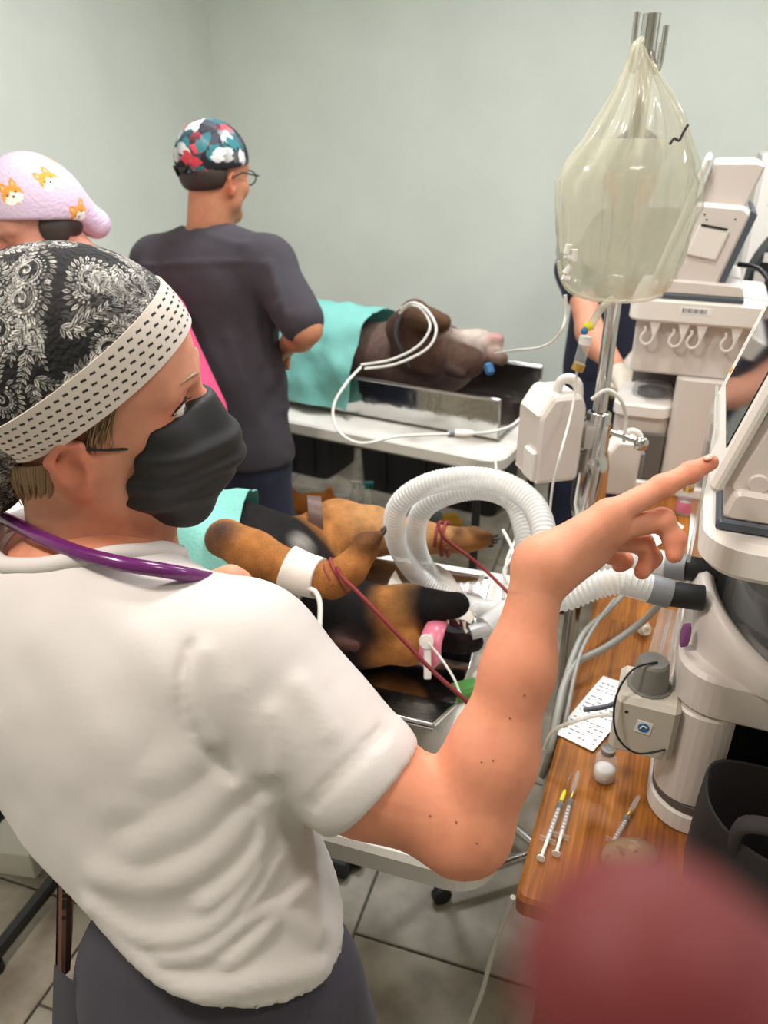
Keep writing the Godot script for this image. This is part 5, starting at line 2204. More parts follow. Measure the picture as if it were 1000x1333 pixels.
func near_machine() -> void:
	var o := thing("anaesthesia_machine", "cream anaesthesia machine with a dark window and round dial, nearest the camera", "machine", Vector3(0.363, DECK, -0.76))
	o.basis = Basis(w1, Vector3.UP, -w2)
	var plan := moved(rounded(0.38, 0.32, 0.055, 8), Vector2(0.19, 0.16))
	var plan2 := moved(rounded(0.385, 0.325, 0.058, 8), Vector2(0.19, 0.16))
	post("base", M.machine_white, o, plan2, 0.0, 0.034, 0.004)
	post("base_band", M.recess, o, plan, 0.034, 0.05, 0.002)
	# lower body: two columns with a dark window between
	post("column", M.machine, o, moved(rounded(0.095, 0.32, 0.046, 8), Vector2(0.0475, 0.16)), 0.05, 0.2, 0.003)
	post("column", M.machine, o, moved(rounded(0.07, 0.32, 0.03, 6), Vector2(0.345, 0.16)), 0.05, 0.2, 0.003)
	box_of("window", M.dark_glass, o, Vector3(0.075, 0.05, -0.3), Vector3(0.33, 0.2, -0.012), 0.002, "dark glossy window")
	post("upper_body", M.machine, o, plan, 0.2, 0.262, 0.006)
	# curved shoulder standing round the dial
	var mid := Vector3(0.135, 0, -0.125)
	var rows := []
	var rows_in := []
	for i in 29:
		var ang := lerpf(deg_to_rad(75), deg_to_rad(262), i / 28.0)
		var k := i / 28.0
		var top := 0.262 + 0.085 * pow(sin(PI * clampf(0.1 + k * 0.8, 0.0, 1.0)), 1.2)
		var d := Vector3(cos(ang), 0, -sin(ang))
		rows.append([mid + d * 0.134 + Vector3(0, 0.255, 0), mid + d * 0.136 + Vector3(0, lerpf(0.26, top, 0.6), 0), mid + d * 0.128 + Vector3(0, top - 0.004, 0), mid + d * 0.118 + Vector3(0, top, 0), mid + d * 0.108 + Vector3(0, top - 0.006, 0), mid + d * 0.105 + Vector3(0, 0.262, 0)])
	var mb := Mb.new()
	rows.reverse()
	mb.sheet(rows)
	put(mb, "dial_shoulder", M.machine, o)
	# dial: clear skirt with tick marks, grey disc inside
	mb = Mb.new()
	mb.x = Transform3D(Basis.IDENTITY, mid)
	mb.turned([Vector2(0.1, 0.262), Vector2(0.1, 0.272), Vector2(0.094, 0.286)], 48)
	var dial := put(mb, "dial_ring", M.machine_grey, o)
	for i in 30:
		var ang := deg_to_rad(120 + i * 6.5)
		var d := Vector3(cos(ang), 0, -sin(ang))
		mb = Mb.new()
		mb.box(mid + d * 0.1008 + Vector3(0, 0.266, 0), Vector3(0.001, 0.006 if i % 5 else 0.009, 0.0012), 0.0, Basis(Vector3.UP, ang))
		put(mb, "tick", M.ink, dial)
	mb = Mb.new()
	mb.x = Transform3D(Basis.IDENTITY, mid)
	mb.turned([Vector2(0.0, 0.3), Vector2(0.078, 0.3), Vector2(0.08, 0.304), Vector2(0.08, 0.345), Vector2(0.076, 0.35), Vector2(0.0, 0.352)], 40)
	put(mb, "dial_disc", M.machine_grey, o)
	mb = Mb.new()
	mb.x = Transform3D(Basis.IDENTITY, mid)
	mb.lathe([Vector2(0.094, 0.286), Vector2(0.093, 0.33), Vector2(0.092, 0.455)], 48)
	put(mb, "canister_wall", M.smoke_glass, o, "clear smoky canister wall")
	mb = Mb.new()
	mb.box(mid + Vector3(0.0, 0.32, 0.081), Vector3(0.05, 0.012, 0.004), 0.0018)
	put(mb, "pointer", M.machine_white, o, "white pointer bar")
	# top shelf on a neck
	box_of("neck", M.machine_white, o, Vector3(0.2, 0.25, -0.3), Vector3(0.36, 0.47, -0.2), 0.01)
	post("shelf", M.machine_white, o, moved(rounded(0.42, 0.42, 0.05, 8), Vector2(0.2, 0.113)), 0.455, 0.498, 0.008)
	box_of("clear_panel", M.clear, o, Vector3(-0.014, 0.4, -0.2), Vector3(-0.01, 0.57, -0.03), 0.001, "clear plastic panel beside the shelf")
	box_of("clear_panel", M.clear, o, Vector3(-0.012, 0.3, -0.14), Vector3(0.03, 0.45, -0.136), 0.001)
	# hose ports
	for q in [[at(872, 773, 0.98), 0.0], [at(890, 739, 1.03), 1.0]]:
		var p: Vector3 = o.transform.affine_inverse() * q[0]
		mb = Mb.new()
		mb.tube([p, p + Vector3(0.04, 0.0, -0.005)], 0.0165, 16)
		put(mb, "hose_port", M.rubber, o)
	mb = Mb.new()
	mb.box(Vector3(0.06, 0.33, -0.2), Vector3(0.07, 0.2, 0.12), 0.01)
	put(mb, "valve_block", M.machine_grey, o)
	# side unit with a grey knob
	var side := box_of("side_unit", M.machine_beige, o, Vector3(-0.066, 0.115, -0.075), Vector3(0.015, 0.206, 0.004), 0.007)
	mb = Mb.new()
	mb.x = Transform3D(Basis.IDENTITY, Vector3(-0.028, 0.206, -0.036))
	mb.turned([Vector2(0.029, 0.0), Vector2(0.029, 0.002), Vector2(0.024, 0.002), Vector2(0.0235, 0.006), Vector2(0.0205, 0.037), Vector2(0.018, 0.041), Vector2(0.0, 0.042)], 14)
	put(mb, "knob", M.knob_grey, side, "grey fluted knob")
	mb = Mb.new()
	mb.box(Vector3(-0.026, 0.168, 0.0045), Vector3(0.02, 0.02, 0.0012), 0.0004, Basis(Vector3.BACK, -0.1))
	var st := put(mb, "sticker", M.paper, side, "white sticker with a blue disc")
	mb = Mb.new()
	mb.x = Transform3D(Basis(Vector3.RIGHT, PI / 2), Vector3(-0.026, 0.168, 0.0052))
	mb.turned([Vector2(0, 0.0006), Vector2(0.0072, 0.0006), Vector2(0.0072, -0.0004)], 18)
	put(mb, "disc", M.blue, st)
	mb = Mb.new()
	mb.tube(curve([Vector3(-0.03, 0.166, 0.0058), Vector3(-0.027, 0.171, 0.0058), Vector3(-0.022, 0.169, 0.0058)], 4), 0.0012, 5)
	put(mb, "drawing", M.paper, st)
	mb = Mb.new()
	mb.ball(Vector3(-0.05, 0.186, 0.004), Vector3(0.0026, 0.0026, 0.0012), 8)
	put(mb, "screw_hole", M.black_plastic, side)
	mb = Mb.new()
	mb.tube(curve([Vector3(-0.024, 0.249, -0.03), Vector3(-0.052, 0.247, -0.005), Vector3(-0.066, 0.21, 0.012), Vector3(-0.058, 0.16, 0.02), Vector3(-0.03, 0.135, 0.018), Vector3(0.005, 0.142, 0.006)], 6), 0.0015, 6)
	put(mb, "retaining_cord", M.cable_black, side)
	mb = Mb.new()
	mb.x = Transform3D(Basis(Vector3.UP, -1.0) * Basis(Vector3.RIGHT, PI / 2), Vector3(0.003, 0.285, -0.05))
	mb.lathe([Vector2(0.0, 0.003), Vector2(0.009, 0.003), Vector2(0.009, -0.004)], 18, 0.7, 2.0)
	put(mb, "violet_sticker", M.violet, o)
	monitor("grey-cream patient monitor at the fingertip of the pointing hand", o.transform * Vector3(0.0, 0.498, 0.06), o.basis)


func far_machine() -> void:
	var o := thing("anaesthesia_machine", "cream anaesthesia machine with four hooks behind the drip stand", "machine", Vector3(0.605, DECK, -1.86))
	o.basis = Basis(w1, Vector3.UP, -w2)
	post("base", M.machine_white, o, moved(rounded(0.3, 0.3, 0.03, 5), Vector2(0.13, 0.15)), 0.0, 0.03, 0.004)
	post("column", M.machine, o, moved(rounded(0.17, 0.27, 0.02, 4), Vector2(0.2, 0.145)), 0.03, 0.31, 0.004)
	box_of("rear_panel", M.recess, o, Vector3(-0.0, 0.03, -0.29), Vector3(0.12, 0.31, -0.2), 0.004)
	# canister bay on the left
	post("canister_shelf", M.machine_white, o, moved(rounded(0.14, 0.2, 0.03, 5), Vector2(0.045, 0.1)), 0.2, 0.235, 0.005)
	post("canister_body", M.machine, o, moved(rounded(0.135, 0.18, 0.028, 5), Vector2(0.047, 0.11)), 0.03, 0.2, 0.004)
	box_of("dark_panel", M.recess, o, Vector3(0.04, 0.035, -0.02), Vector3(0.112, 0.16, -0.008), 0.003)
	var mb := Mb.new()
	mb.x = Transform3D(Basis.IDENTITY, Vector3(0.06, 0.235, -0.1))
	mb.lathe([Vector2(0.05, 0.0), Vector2(0.05, 0.012), Vector2(0.044, 0.03), Vector2(0.02, 0.038), Vector2(0.0, 0.039)], 24)
	put(mb, "dome", M.smoke_glass, o, "smoky clear dome")
	mb = Mb.new()
	mb.x = Transform3D(Basis.IDENTITY, Vector3(0.06, 0.235, -0.1))
	mb.turned([Vector2(0.036, 0.0), Vector2(0.036, 0.014), Vector2(0.0, 0.016)], 20)
	put(mb, "valve_disc", M.black_plastic, o)
	# head block with an overhanging lip that carries the hooks
	box_of("head_block", M.machine, o, Vector3(0.0, 0.31, -0.29), Vector3(0.275, 0.47, -0.03), 0.006)
	post("lip", M.machine_white, o, moved(rounded(0.305, 0.33, 0.03, 6), Vector2(0.135, 0.15)), 0.445, 0.5, 0.006)
	for x in [0.02, 0.085, 0.125, 0.2]:
		hook(o, Vector3(x + 0.02, 0.45, 0.0))
		mb = Mb.new()
		mb.x = Transform3D(Basis.IDENTITY, Vector3(x + 0.026, 0, 0))
		mb.extrude(PackedVector2Array([Vector2(-0.014, 0.447), Vector2(0.014, 0.447), Vector2(0.004, 0.412), Vector2(-0.003, 0.412)]), 0.006, 0.001)
		put(mb, "hook_web", M.machine_white, o)
	mb = Mb.new()
	mb.box(Vector3(0.13, 0.478, 0.0155), Vector3(0.07, 0.016, 0.001))
	var plate := put(mb, "type_label", M.paper, o)
	for i in 12:
		mb = Mb.new()
		mb.box(Vector3(0.103 + i * 0.0045, 0.478, 0.0163), Vector3(0.0018 if i % 3 else 0.003, 0.01, 0.0006))
		put(mb, "bar", M.ink, plate)
	monitor("grey-cream patient monitor with a printer door behind the fluid bag", o.transform * Vector3(0.035, 0.5, 0.0), o.basis)


func drip_stand() -> void:
	var foot := Vector3(0.397, 0, -1.35)
	var o := thing("drip_stand", "chrome drip stand between the two tables", "drip stand", foot)
	var mb := Mb.new()
	mb.tube([Vector3(0, 0.06, 0), Vector3(0, 1.2, 0)], 0.0165, 18)
	put(mb, "outer_pole", M.chrome, o)
	mb = Mb.new()
	mb.tube([Vector3(0, 1.1, 0), Vector3(0, 1.862, 0)], 0.0132, 18)
	put(mb, "inner_pole", M.chrome, o)
	mb = Mb.new()
	mb.x = Transform3D(Basis.IDENTITY, Vector3(0, 1.0, 0))
	mb.lathe([Vector2(0.017, 0.0), Vector2(0.023, 0.015), Vector2(0.03, 0.04), Vector2(0.034, 0.06), Vector2(0.034, 0.13), Vector2(0.03, 0.15), Vector2(0.026, 0.165), Vector2(0.0235, 0.24), Vector2(0.0165, 0.243)], 8)
	put(mb, "lock_collar", M.chrome, o)
	mb = Mb.new()
	mb.box(Vector3(-0.006, 1.2, 0.0), Vector3(0.056, 0.06, 0.042), 0.008)
	put(mb, "clamp", M.chrome, o)
	mb = Mb.new()
	mb.tube([Vector3(0.02, 1.21, 0.02), Vector3(0.065, 1.2, 0.045)], 0.005, 8)
	mb.ball(Vector3(0.07, 1.198, 0.048), Vector3(0.014, 0.014, 0.01), 12)
	put(mb, "clamp_screw", M.chrome, o)
	# hooks at the top
	for k in 3:
		var a := [2.5, 1.2, 5.6][k] as float
		var d := Vector3(cos(a), 0, sin(a))
		mb = Mb.new()
		mb.tube(curve([Vector3(0, 1.83, 0), d * 0.014 + Vector3(0, 1.805, 0), d * 0.026 + Vector3(0, 1.788, 0), d * 0.033 + Vector3(0, 1.795, 0), d * 0.035 + Vector3(0, 1.825, 0), d * 0.0355 + Vector3(0, 1.862 - k * 0.018, 0)], 5), 0.0042, 8)
		put(mb, "hook", M.chrome, o)
	for k in 5:
		var a := TAU * k / 5 + 0.3
		var d := Vector3(cos(a), 0, sin(a))
		mb = Mb.new()
		mb.tube([Vector3(0, 0.075, 0), d * 0.27 + Vector3(0, 0.065, 0)], 0.012, 8)
		var leg := put(mb, "foot_arm", M.chrome, o)
		mb = Mb.new()
		mb.x = Transform3D(Basis(d, d.cross(Vector3.UP), Vector3.UP), d * 0.27 + Vector3(0, 0.025, 0))
		mb.turned([Vector2(0, -0.01), Vector2(0.024, -0.01), Vector2(0.025, 0), Vector2(0.024, 0.01), Vector2(0, 0.01)], 16)
		put(mb, "castor", M.rubber, leg)


func fluid_bag() -> void:
	var o := thing("fluid_bag", "clear pale yellow fluid bag hanging from the drip stand", "fluid bag", deep(820, 240, 1.3))
	var outline := [[58, 826, 838], [72, 820, 843], [90, 813, 853], [120, 800, 872], [150, 782, 886], [180, 763, 898], [210, 742, 907], [236, 727, 912], [270, 725, 909], [300, 726, 900], [330, 727, 891], [355, 730, 880], [372, 737, 871], [383, 748, 863], [390, 765, 850], [394, 790, 820]]
	var f := FastNoiseLite.new()
	f.seed = 12
	f.frequency = 2.4
	for layer in 2:
		var rows := []
		for i in range(outline.size() - 1, -1, -1):
			var q: Array = outline[i]
			if layer == 1 and (q[0] < 175 or q[0] > 391):
				continue
			var c := deep((q[1] + q[2]) / 2.0, q[0], 1.3)
			var half: float = (deep(q[2], q[0], 1.3) - c).length() * (0.93 if layer == 1 else 1.0)
			var thick: float = minf(half * 0.75, 0.052) * (0.86 if layer == 1 else 1.0)
			if layer == 1:
				thick *= clampf((q[0] - 172.0) / 40.0, 0.1, 1.0)
			if q[0] > 360:
				thick *= clampf((396.0 - q[0]) / 36.0, 0.25, 1.0)
			var row := []
			for j in 73:
				var a := TAU * j / 72
				var pleat := 1.0
				if layer == 0:
					var k := clampf((330.0 - q[0]) / 240.0, 0.0, 1.0)
					pleat = 1.0 + k * (0.2 * sin(a * 9.0 + 0.6 + q[0] * 0.008) + 0.13 * sin(a * 17.0 + q[0] * 0.02)) + 0.22 * f.get_noise_2d(a * 1.6, q[0] * 0.012)
				row.append(c + Vector3(cos(a) * half * (0.5 + 0.5 * pleat), 0, -sin(a) * thick * pleat) - o.position)
			rows.append(row)
		var mb := Mb.new()
		mb.sheet(rows)
		put(mb, "film" if layer == 0 else "fluid", M.bag_film if layer == 0 else M.bag_fluid, o)
	# welded edge at the bottom, ports, clips, print
	var mb := Mb.new()
	var edge := []
	for q in [[727, 340], [733, 365], [745, 380], [770, 389], [805, 392], [840, 390], [862, 384]]:
		edge.append(deep(q[0], q[1], 1.26) - o.position)
	mb.tube(curve(edge, 5), 0.004, 8)
	put(mb, "welded_edge", M.bag_film, o)
	for q in [[741, 318, 738, 330], [737, 332, 744, 338], [743, 346, 736, 356], [733, 360, 741, 364], [748, 325, 747, 340]]:
		mb = Mb.new()
		mb.tube([deep(q[0], q[1], 1.235) - o.position, deep(q[2], q[3], 1.235) - o.position], 0.0055, 8)
		put(mb, "port_clip", M.cable_white, o)
	mb = Mb.new()
	mb.tube(curve([deep(800, 386, 1.28) - o.position, deep(786, 398, 1.28) - o.position, deep(776, 412, 1.28) - o.position, deep(768, 428, 1.28) - o.position], 5), 0.0065, 10)
	put(mb, "outlet", M.line_tube, o)
	mb = Mb.new()
	mb.tube(curve([deep(872, 188, 1.235) - o.position, deep(878, 180, 1.235) - o.position, deep(884, 183, 1.235) - o.position, deep(890, 172, 1.235) - o.position, deep(896, 162, 1.235) - o.position], 4), 0.002, 6)
	put(mb, "writing", M.ink, o, "dark handwriting on the film")
	mb = Mb.new()
	mb.tube(curve([deep(836, 52, 1.31) - o.position, deep(826, 62, 1.3) - o.position, deep(822, 80, 1.3) - o.position], 5), 0.006, 8)
	put(mb, "hanging_loop", M.bag_film, o)
	# drip chamber with its line
	var d := thing("drip_chamber", "clear drip chamber with a blue and yellow valve under the bag", "drip chamber", deep(756, 460, 1.28))
	var dp := d.position
	mb = Mb.new()
	mb.tube([deep(761, 447, 1.28) - dp, deep(754, 474, 1.28) - dp], 0.0095, 14)
	put(mb, "chamber", M.clear, d)
	mb = Mb.new()
	mb.tube([deep(763, 438, 1.28) - dp, deep(761, 448, 1.28) - dp], 0.0105, 14)
	put(mb, "upper_cap", M.cable_white, d)
	mb = Mb.new()
	mb.ball(deep(761, 431, 1.265) - dp, Vector3.ONE * 0.0062, 12)
	put(mb, "valve_button", M.blue, d)
	mb = Mb.new()
	mb.ball(deep(766, 425, 1.275) - dp, Vector3(0.009, 0.008, 0.008), 12)
	put(mb, "valve_body", M.lemon, d)
	mb = Mb.new()
	mb.tube([deep(755, 473, 1.28) - dp, deep(751, 482, 1.28) - dp], 0.0105, 14)
	put(mb, "lower_cap", M.gold, d)
	mb = Mb.new()
	mb.tube(curve([deep(751, 482, 1.28) - dp, deep(749, 510, 1.28) - dp, deep(742, 545, 1.25) - dp, deep(730, 590, 1.2) - dp, deep(720, 630, 1.2) - dp, deep(716, 665, 1.2) - dp], 6), 0.0022, 6)
	put(mb, "line", M.cable_white, d)
	cord("drip_tube", "thin clear drip line hanging left of the fluid bag", "tube", [deep(736, 384, 1.28), deep(737, 410, 1.28), deep(728, 436, 1.28), deep(705, 452, 1.4), deep(670, 456, 1.8), deep(645, 460, 2.1)], 0.0028, M.cable_white)
	cord("drip_tube", "white tube looping right of the chrome pole", "tube", [deep(770, 520, 1.3), deep(790, 508, 1.3), deep(808, 520, 1.3), deep(815, 545, 1.32), deep(812, 575, 1.32)], 0.0035, M.cable_white)


func pump(label: String, where: Vector3, turn: Basis, s: float) -> void:
	var o := thing("infusion_pump", label, "infusion pump", where)
	o.basis = turn * s
	var mb := Mb.new()
	mb.x = Transform3D(Basis.IDENTITY, Vector3(0, 0, -0.06))
	mb.extrude(softened(PackedVector2Array([Vector2(-0.05, -0.1), Vector2(0.055, -0.1), Vector2(0.058, 0.07), Vector2(0.045, 0.1), Vector2(-0.022, 0.1), Vector2(-0.05, 0.055)]), 0.01), 0.12, 0.007)
	put(mb, "housing", M.machine, o)
	mb = Mb.new()
	mb.x = Transform3D(Basis.IDENTITY, Vector3(0, 0, -0.05))
	mb.extrude(softened(PackedVector2Array([Vector2(-0.054, 0.056), Vector2(-0.02, 0.104), Vector2(-0.004, 0.104), Vector2(-0.03, 0.05)]), 0.004), 0.1, 0.004)
	put(mb, "sloped_door", M.machine_white, o)
	mb = Mb.new()
	mb.tube(curve([Vector3(0.0, 0.1, 0.02), Vector3(0.008, 0.125, 0.02), Vector3(0.03, 0.128, 0.02), Vector3(0.05, 0.11, 0.02), Vector3(0.056, 0.07, 0.02)], 5), 0.009, 8, 1.3)
	put(mb, "handle", M.machine_white, o)
	mb = Mb.new()
	mb.box(Vector3(-0.054, -0.06, 0.03), Vector3(0.012, 0.07, 0.05), 0.003)
	put(mb, "side_latch", M.machine_white, o)
	mb = Mb.new()
	mb.box(Vector3(0.0, -0.096, 0.0), Vector3(0.1, 0.012, 0.115), 0.004)
	put(mb, "bottom_rim", M.machine_white, o)
	mb = Mb.new()
	mb.box(Vector3(0.066, 0.0, 0.0), Vector3(0.02, 0.1, 0.05), 0.004)
	put(mb, "pole_clamp", M.machine_grey, o)


func corrugated(called: String, label: String, pts: Array, r: float, end_port: bool) -> void:
	var c := Curve3D.new()
	var sm := curve(pts, 10)
	for p in sm:
		c.add_point(p)
	var total := c.get_baked_length()
	var pitch := 0.0068
	var n := int(total / pitch * 4.0)
	var path := []
	var rad := []
	for i in n + 1:
		var s := total * i / n
		path.append(c.sample_baked(s, false))
		var k := sin(s / pitch * TAU)
		rad.append(r + 0.0016 * k)
	var o := thing(called, label, "hose", Vector3.ZERO, "corrugated breathing hoses")
	var mb := Mb.new()
	mb.tube(path, rad, 18)
	put(mb, "corrugated_tube", M.hose, o)
	if end_port:
		var e: Vector3 = pts[pts.size() - 1]
		var d: Vector3 = (e - pts[pts.size() - 2]).normalized()
		mb = Mb.new()
		mb.tube([e - d * 0.035, e + d * 0.004], r + 0.0012, 18)
		put(mb, "cuff", M.hose, o)
		mb = Mb.new()
		mb.tube([e, e + d * 0.026], r + 0.0016, 18)
		put(mb, "collar", M.machine_grey, o, "grey push-on collar")


func make_machines() -> void:
	wooden_table()
	near_machine()
	far_machine()
	drip_stand()
	fluid_bag()
	pump("white infusion pump clamped to the drip stand beside the far table", at(714, 562, 1.44), Basis(Vector3.UP, 0.25), 0.82)
	pump("small white pump right of the drip stand below the navy sleeve", at(808, 602, 1.72), Basis(Vector3.UP, -0.2), 0.62)
	corrugated("breathing_hose", "outer corrugated clear hose looping up over the dog to the machine", [at(650, 797, 1.36), at(612, 788, 1.43), at(562, 764, 1.43), at(528, 730, 1.39), at(513, 690, 1.33), at(521, 655, 1.28), at(556, 631, 1.24), at(606, 622, 1.2), at(656, 630, 1.16), at(693, 656, 1.12), at(708, 696, 1.08), at(700, 742, 1.06), at(706, 772, 1.04), at(735, 778, 1.02), at(780, 761, 1.0), at(815, 757, 0.99), at(846, 766, 0.985)], 0.0172, true)
	corrugated("breathing_hose", "inner corrugated clear hose running behind the pointing hand", [at(650, 800, 1.38), at(610, 794, 1.47), at(575, 765, 1.47), at(548, 728, 1.42), at(541, 692, 1.36), at(552, 662, 1.32), at(586, 643, 1.29), at(630, 637, 1.26), at(668, 652, 1.21), at(684, 690, 1.17), at(690, 730, 1.14), at(730, 745, 1.11), at(790, 733, 1.08), at(830, 729, 1.06), at(868, 735, 1.04)], 0.0172, true)
	# Y piece with the tube in the dog's mouth
	var y := thing("breathing_connector", "clear Y connector at the mouth of the black and tan dog", "connector", at(640, 815, 1.33))
	var yp := y.position
	for q in [[[660, 792, 1.36], [630, 815, 1.33], 0.017], [[660, 805, 1.36], [632, 818, 1.33], 0.017], [[640, 816, 1.33], [612, 824, 1.325], 0.013]]:
		var mb := Mb.new()
		mb.tube([at(q[0][0], q[0][1], q[0][2]) - yp, at(q[1][0], q[1][1], q[1][2]) - yp], q[2], 14)
		put(mb, "branch", M.hose, y)
	var mt := Mb.new()
	mt.tube(curve([at(628, 820, 1.328) - yp, at(605, 823, 1.325) - yp, at(580, 816, 1.32) - yp], 5), 0.0075, 12)
	put(mt, "mouth_tube", M.slate, y, "grey-blue tube in the mouth")


# ---------------------------------------------------------------- small things
func syringe(label: String, tail: Vector3, tip: Vector3, capped: bool) -> void:
	var o := thing("syringe", label, "syringe", tail, "syringes on the wooden table")
	var d := (tip - tail)
	var L := d.length()
	d /= L
	var up := Vector3.UP
	var sd := d.cross(up).normalized()
	o.basis = Basis(sd, d, sd.cross(d))        # y runs to the needle
	var mb := Mb.new()
	mb.lathe([Vector2(0.0042, L * 0.2), Vector2(0.0042, L * 0.62), Vector2(0.002, L * 0.65)], 14)
	put(mb, "barrel", M.clear, o)
	mb = Mb.new()
	mb.box(Vector3(0, L * 0.2, 0), Vector3(0.022, 0.0022, 0.009), 0.0006)
	put(mb, "finger_flange", M.clear, o)
	mb = Mb.new()
	mb.turned([Vector2(0, 0), Vector2(0.0058, 0), Vector2(0.0058, 0.002), Vector2(0.0024, 0.002), Vector2(0.0024, L * 0.56), Vector2(0, L * 0.56)], 12)
	put(mb, "plunger", M.cable_white, o)
	mb = Mb.new()
	mb.turned([Vector2(0, L * 0.56), Vector2(0.0038, L * 0.56), Vector2(0.0038, L * 0.6), Vector2(0, L * 0.62)], 12)
	put(mb, "stopper", M.rubber, o)
	mb = Mb.new()
	mb.lathe([Vector2(0.0022, L * 0.64), Vector2(0.0034, L * 0.66), Vector2(0.003, L * 0.74), Vector2(0.0012, L * 0.78)], 12)
	put(mb, "needle_hub", M.lemon if not capped else M.gold, o)
	mb = Mb.new()
	if capped:
		mb.lathe([Vector2(0.0042, L * 0.7), Vector2(0.0036, L * 0.95), Vector2(0.002, L), Vector2(0, L)], 12)
		put(mb, "needle_cap", M.clear, o)
	else:
		mb.tube([Vector3(0, L * 0.76, 0), Vector3(0, L, 0)], 0.0006, 5)
		put(mb, "needle", M.chrome, o)
	# print marks on the barrel
	for i in 8:
		mb = Mb.new()
		mb.box(Vector3(0, L * (0.26 + i * 0.04), 0.0043), Vector3(0.004, 0.0008, 0.0003))
		put(mb, "mark", M.ink, o)


func vial(label: String, p: Vector3, r: float, h: float, cap_mat: Material, fill: Material, fill_h: float, band: Material) -> void:
	var o := thing("vial", label, "vial", p)
	var mb := Mb.new()
	mb.lathe([Vector2(0, 0.0), Vector2(r * 0.9, 0.0), Vector2(r, 0.002), Vector2(r, h * 0.62), Vector2(r * 0.85, h * 0.7), Vector2(r * 0.45, h * 0.76), Vector2(r * 0.45, h * 0.86)], 24)
	put(mb, "glass", M.clear, o)
	mb = Mb.new()
	mb.turned([Vector2(0, h * 0.84), Vector2(r * 0.62, h * 0.84), Vector2(r * 0.64, h * 0.99), Vector2(r * 0.55, h), Vector2(0, h)], 20)
	var c := put(mb, "cap", cap_mat, o)
	mb = Mb.new()
	mb.turned([Vector2(r * 0.3, h), Vector2(r * 0.3, h * 1.01), Vector2(0, h * 1.01)], 16)
	put(mb, "stopper", M.knob_grey, c)
	mb = Mb.new()
	mb.lathe([Vector2(0, 0.001), Vector2(r * 0.9, 0.0015), Vector2(r * 0.93, fill_h * 0.9), Vector2(r * 0.5, fill_h), Vector2(0, fill_h * 0.96)], 20)
	put(mb, "powder" if band == null else "liquid", fill, o)
	if band:
		mb = Mb.new()
		mb.lathe([Vector2(r * 1.02, h * 0.12), Vector2(r * 1.02, h * 0.5)], 24)
		put(mb, "paper_label", band, o)


func sheet_on_table(label: String, corners: Array, material: Material, lift: float) -> void:
	# corners: four picture points on the table top, in order
	var p := []
	for q in corners:
		p.append(on(q[0], q[1], DECK + 0.0012))
	var rows := []
	for i in 9:
		var row := []
		for j in 9:
			var u := j / 8.0
			var v := i / 8.0
			var a: Vector3 = p[0].lerp(p[1], u)
			var b: Vector3 = p[3].lerp(p[2], u)
			row.append(a.lerp(b, v) + Vector3(0, lift * (u * u * 0.6 + v * v * 0.5 + 0.15 * sin(u * 5.0 + v * 3.0) + 0.15), 0))
		rows.append(row)
	var mb := Mb.new()
	mb.with_uv = true
	mb.shell(rows, 0.0006)
	tag(put(mb, "paper_sheet", material), label, "paper", "papers on the wooden table")


func crate(label: String, a: Vector3, b: Vector3, depth: float, h: float) -> void:
	var o := thing("storage_crate", label, "crate", a.lerp(b, 0.5), "black crates by the wall")
	var ax := (b - a)
	var w := ax.length()
	ax /= w
	o.basis = Basis(ax, Vector3.UP, ax.cross(Vector3.UP))
	var mb := Mb.new()
	mb.x = Transform3D(Basis(Vector3.RIGHT, Vector3(0, 0, -1), Vector3.UP), Vector3.ZERO)
	var rows := []
	for q in [[0.9, 0.0], [0.92, 0.02], [0.98, h - 0.03], [1.0, h - 0.028], [1.0, h]]:
		var row := []
		for p in rounded(w * q[0], depth * q[0], 0.04, 5):
			row.append(Vector3(p.x, p.y - (-depth / 2), q[1]))
		row.append(row[0])
		rows.append(row)
	mb.sheet(rows)
	put(mb, "tub", M.black_plastic, o)
	mb = Mb.new()
	mb.x = Transform3D(Basis(Vector3.RIGHT, Vector3(0, 0, -1), Vector3.UP), Vector3(0, h, -depth / 2))
	mb.extrude(rounded(w * 1.02, depth * 1.02, 0.045, 5), 0.03, 0.006)
	put(mb, "lid", M.black_plastic, o)
	for i in 3:
		box_of("rib", M.black_plastic, o, Vector3(w * (i - 1) * 0.28 - 0.008, 0.03, -0.01), Vector3(w * (i - 1) * 0.28 + 0.008, h - 0.04, 0.006), 0.003)


func spray_bottle(label: String, p: Vector3, s: float, liquid: Material, head: Material) -> void:
	var o := thing("spray_bottle", label, "spray bottle", p, "spray bottles")
	o.scale = Vector3.ONE * s
	var mb := Mb.new()
	mb.lathe([Vector2(0, 0), Vector2(0.036, 0), Vector2(0.039, 0.006), Vector2(0.039, 0.1), Vector2(0.03, 0.135), Vector2(0.014, 0.16), Vector2(0.014, 0.18)], 20)
	put(mb, "bottle", liquid, o)
	mb = Mb.new()
	mb.turned([Vector2(0.017, 0.165), Vector2(0.017, 0.195), Vector2(0.01, 0.2)], 14)
	mb.box(Vector3(0.012, 0.213, 0), Vector3(0.085, 0.026, 0.022), 0.005)
	put(mb, "spray_head", head, o)
	mb = Mb.new()
	mb.tube(curve([Vector3(0.03, 0.2, 0), Vector3(0.042, 0.18, 0), Vector3(0.04, 0.15, 0)], 4), 0.006, 8)
	put(mb, "trigger", head, o)


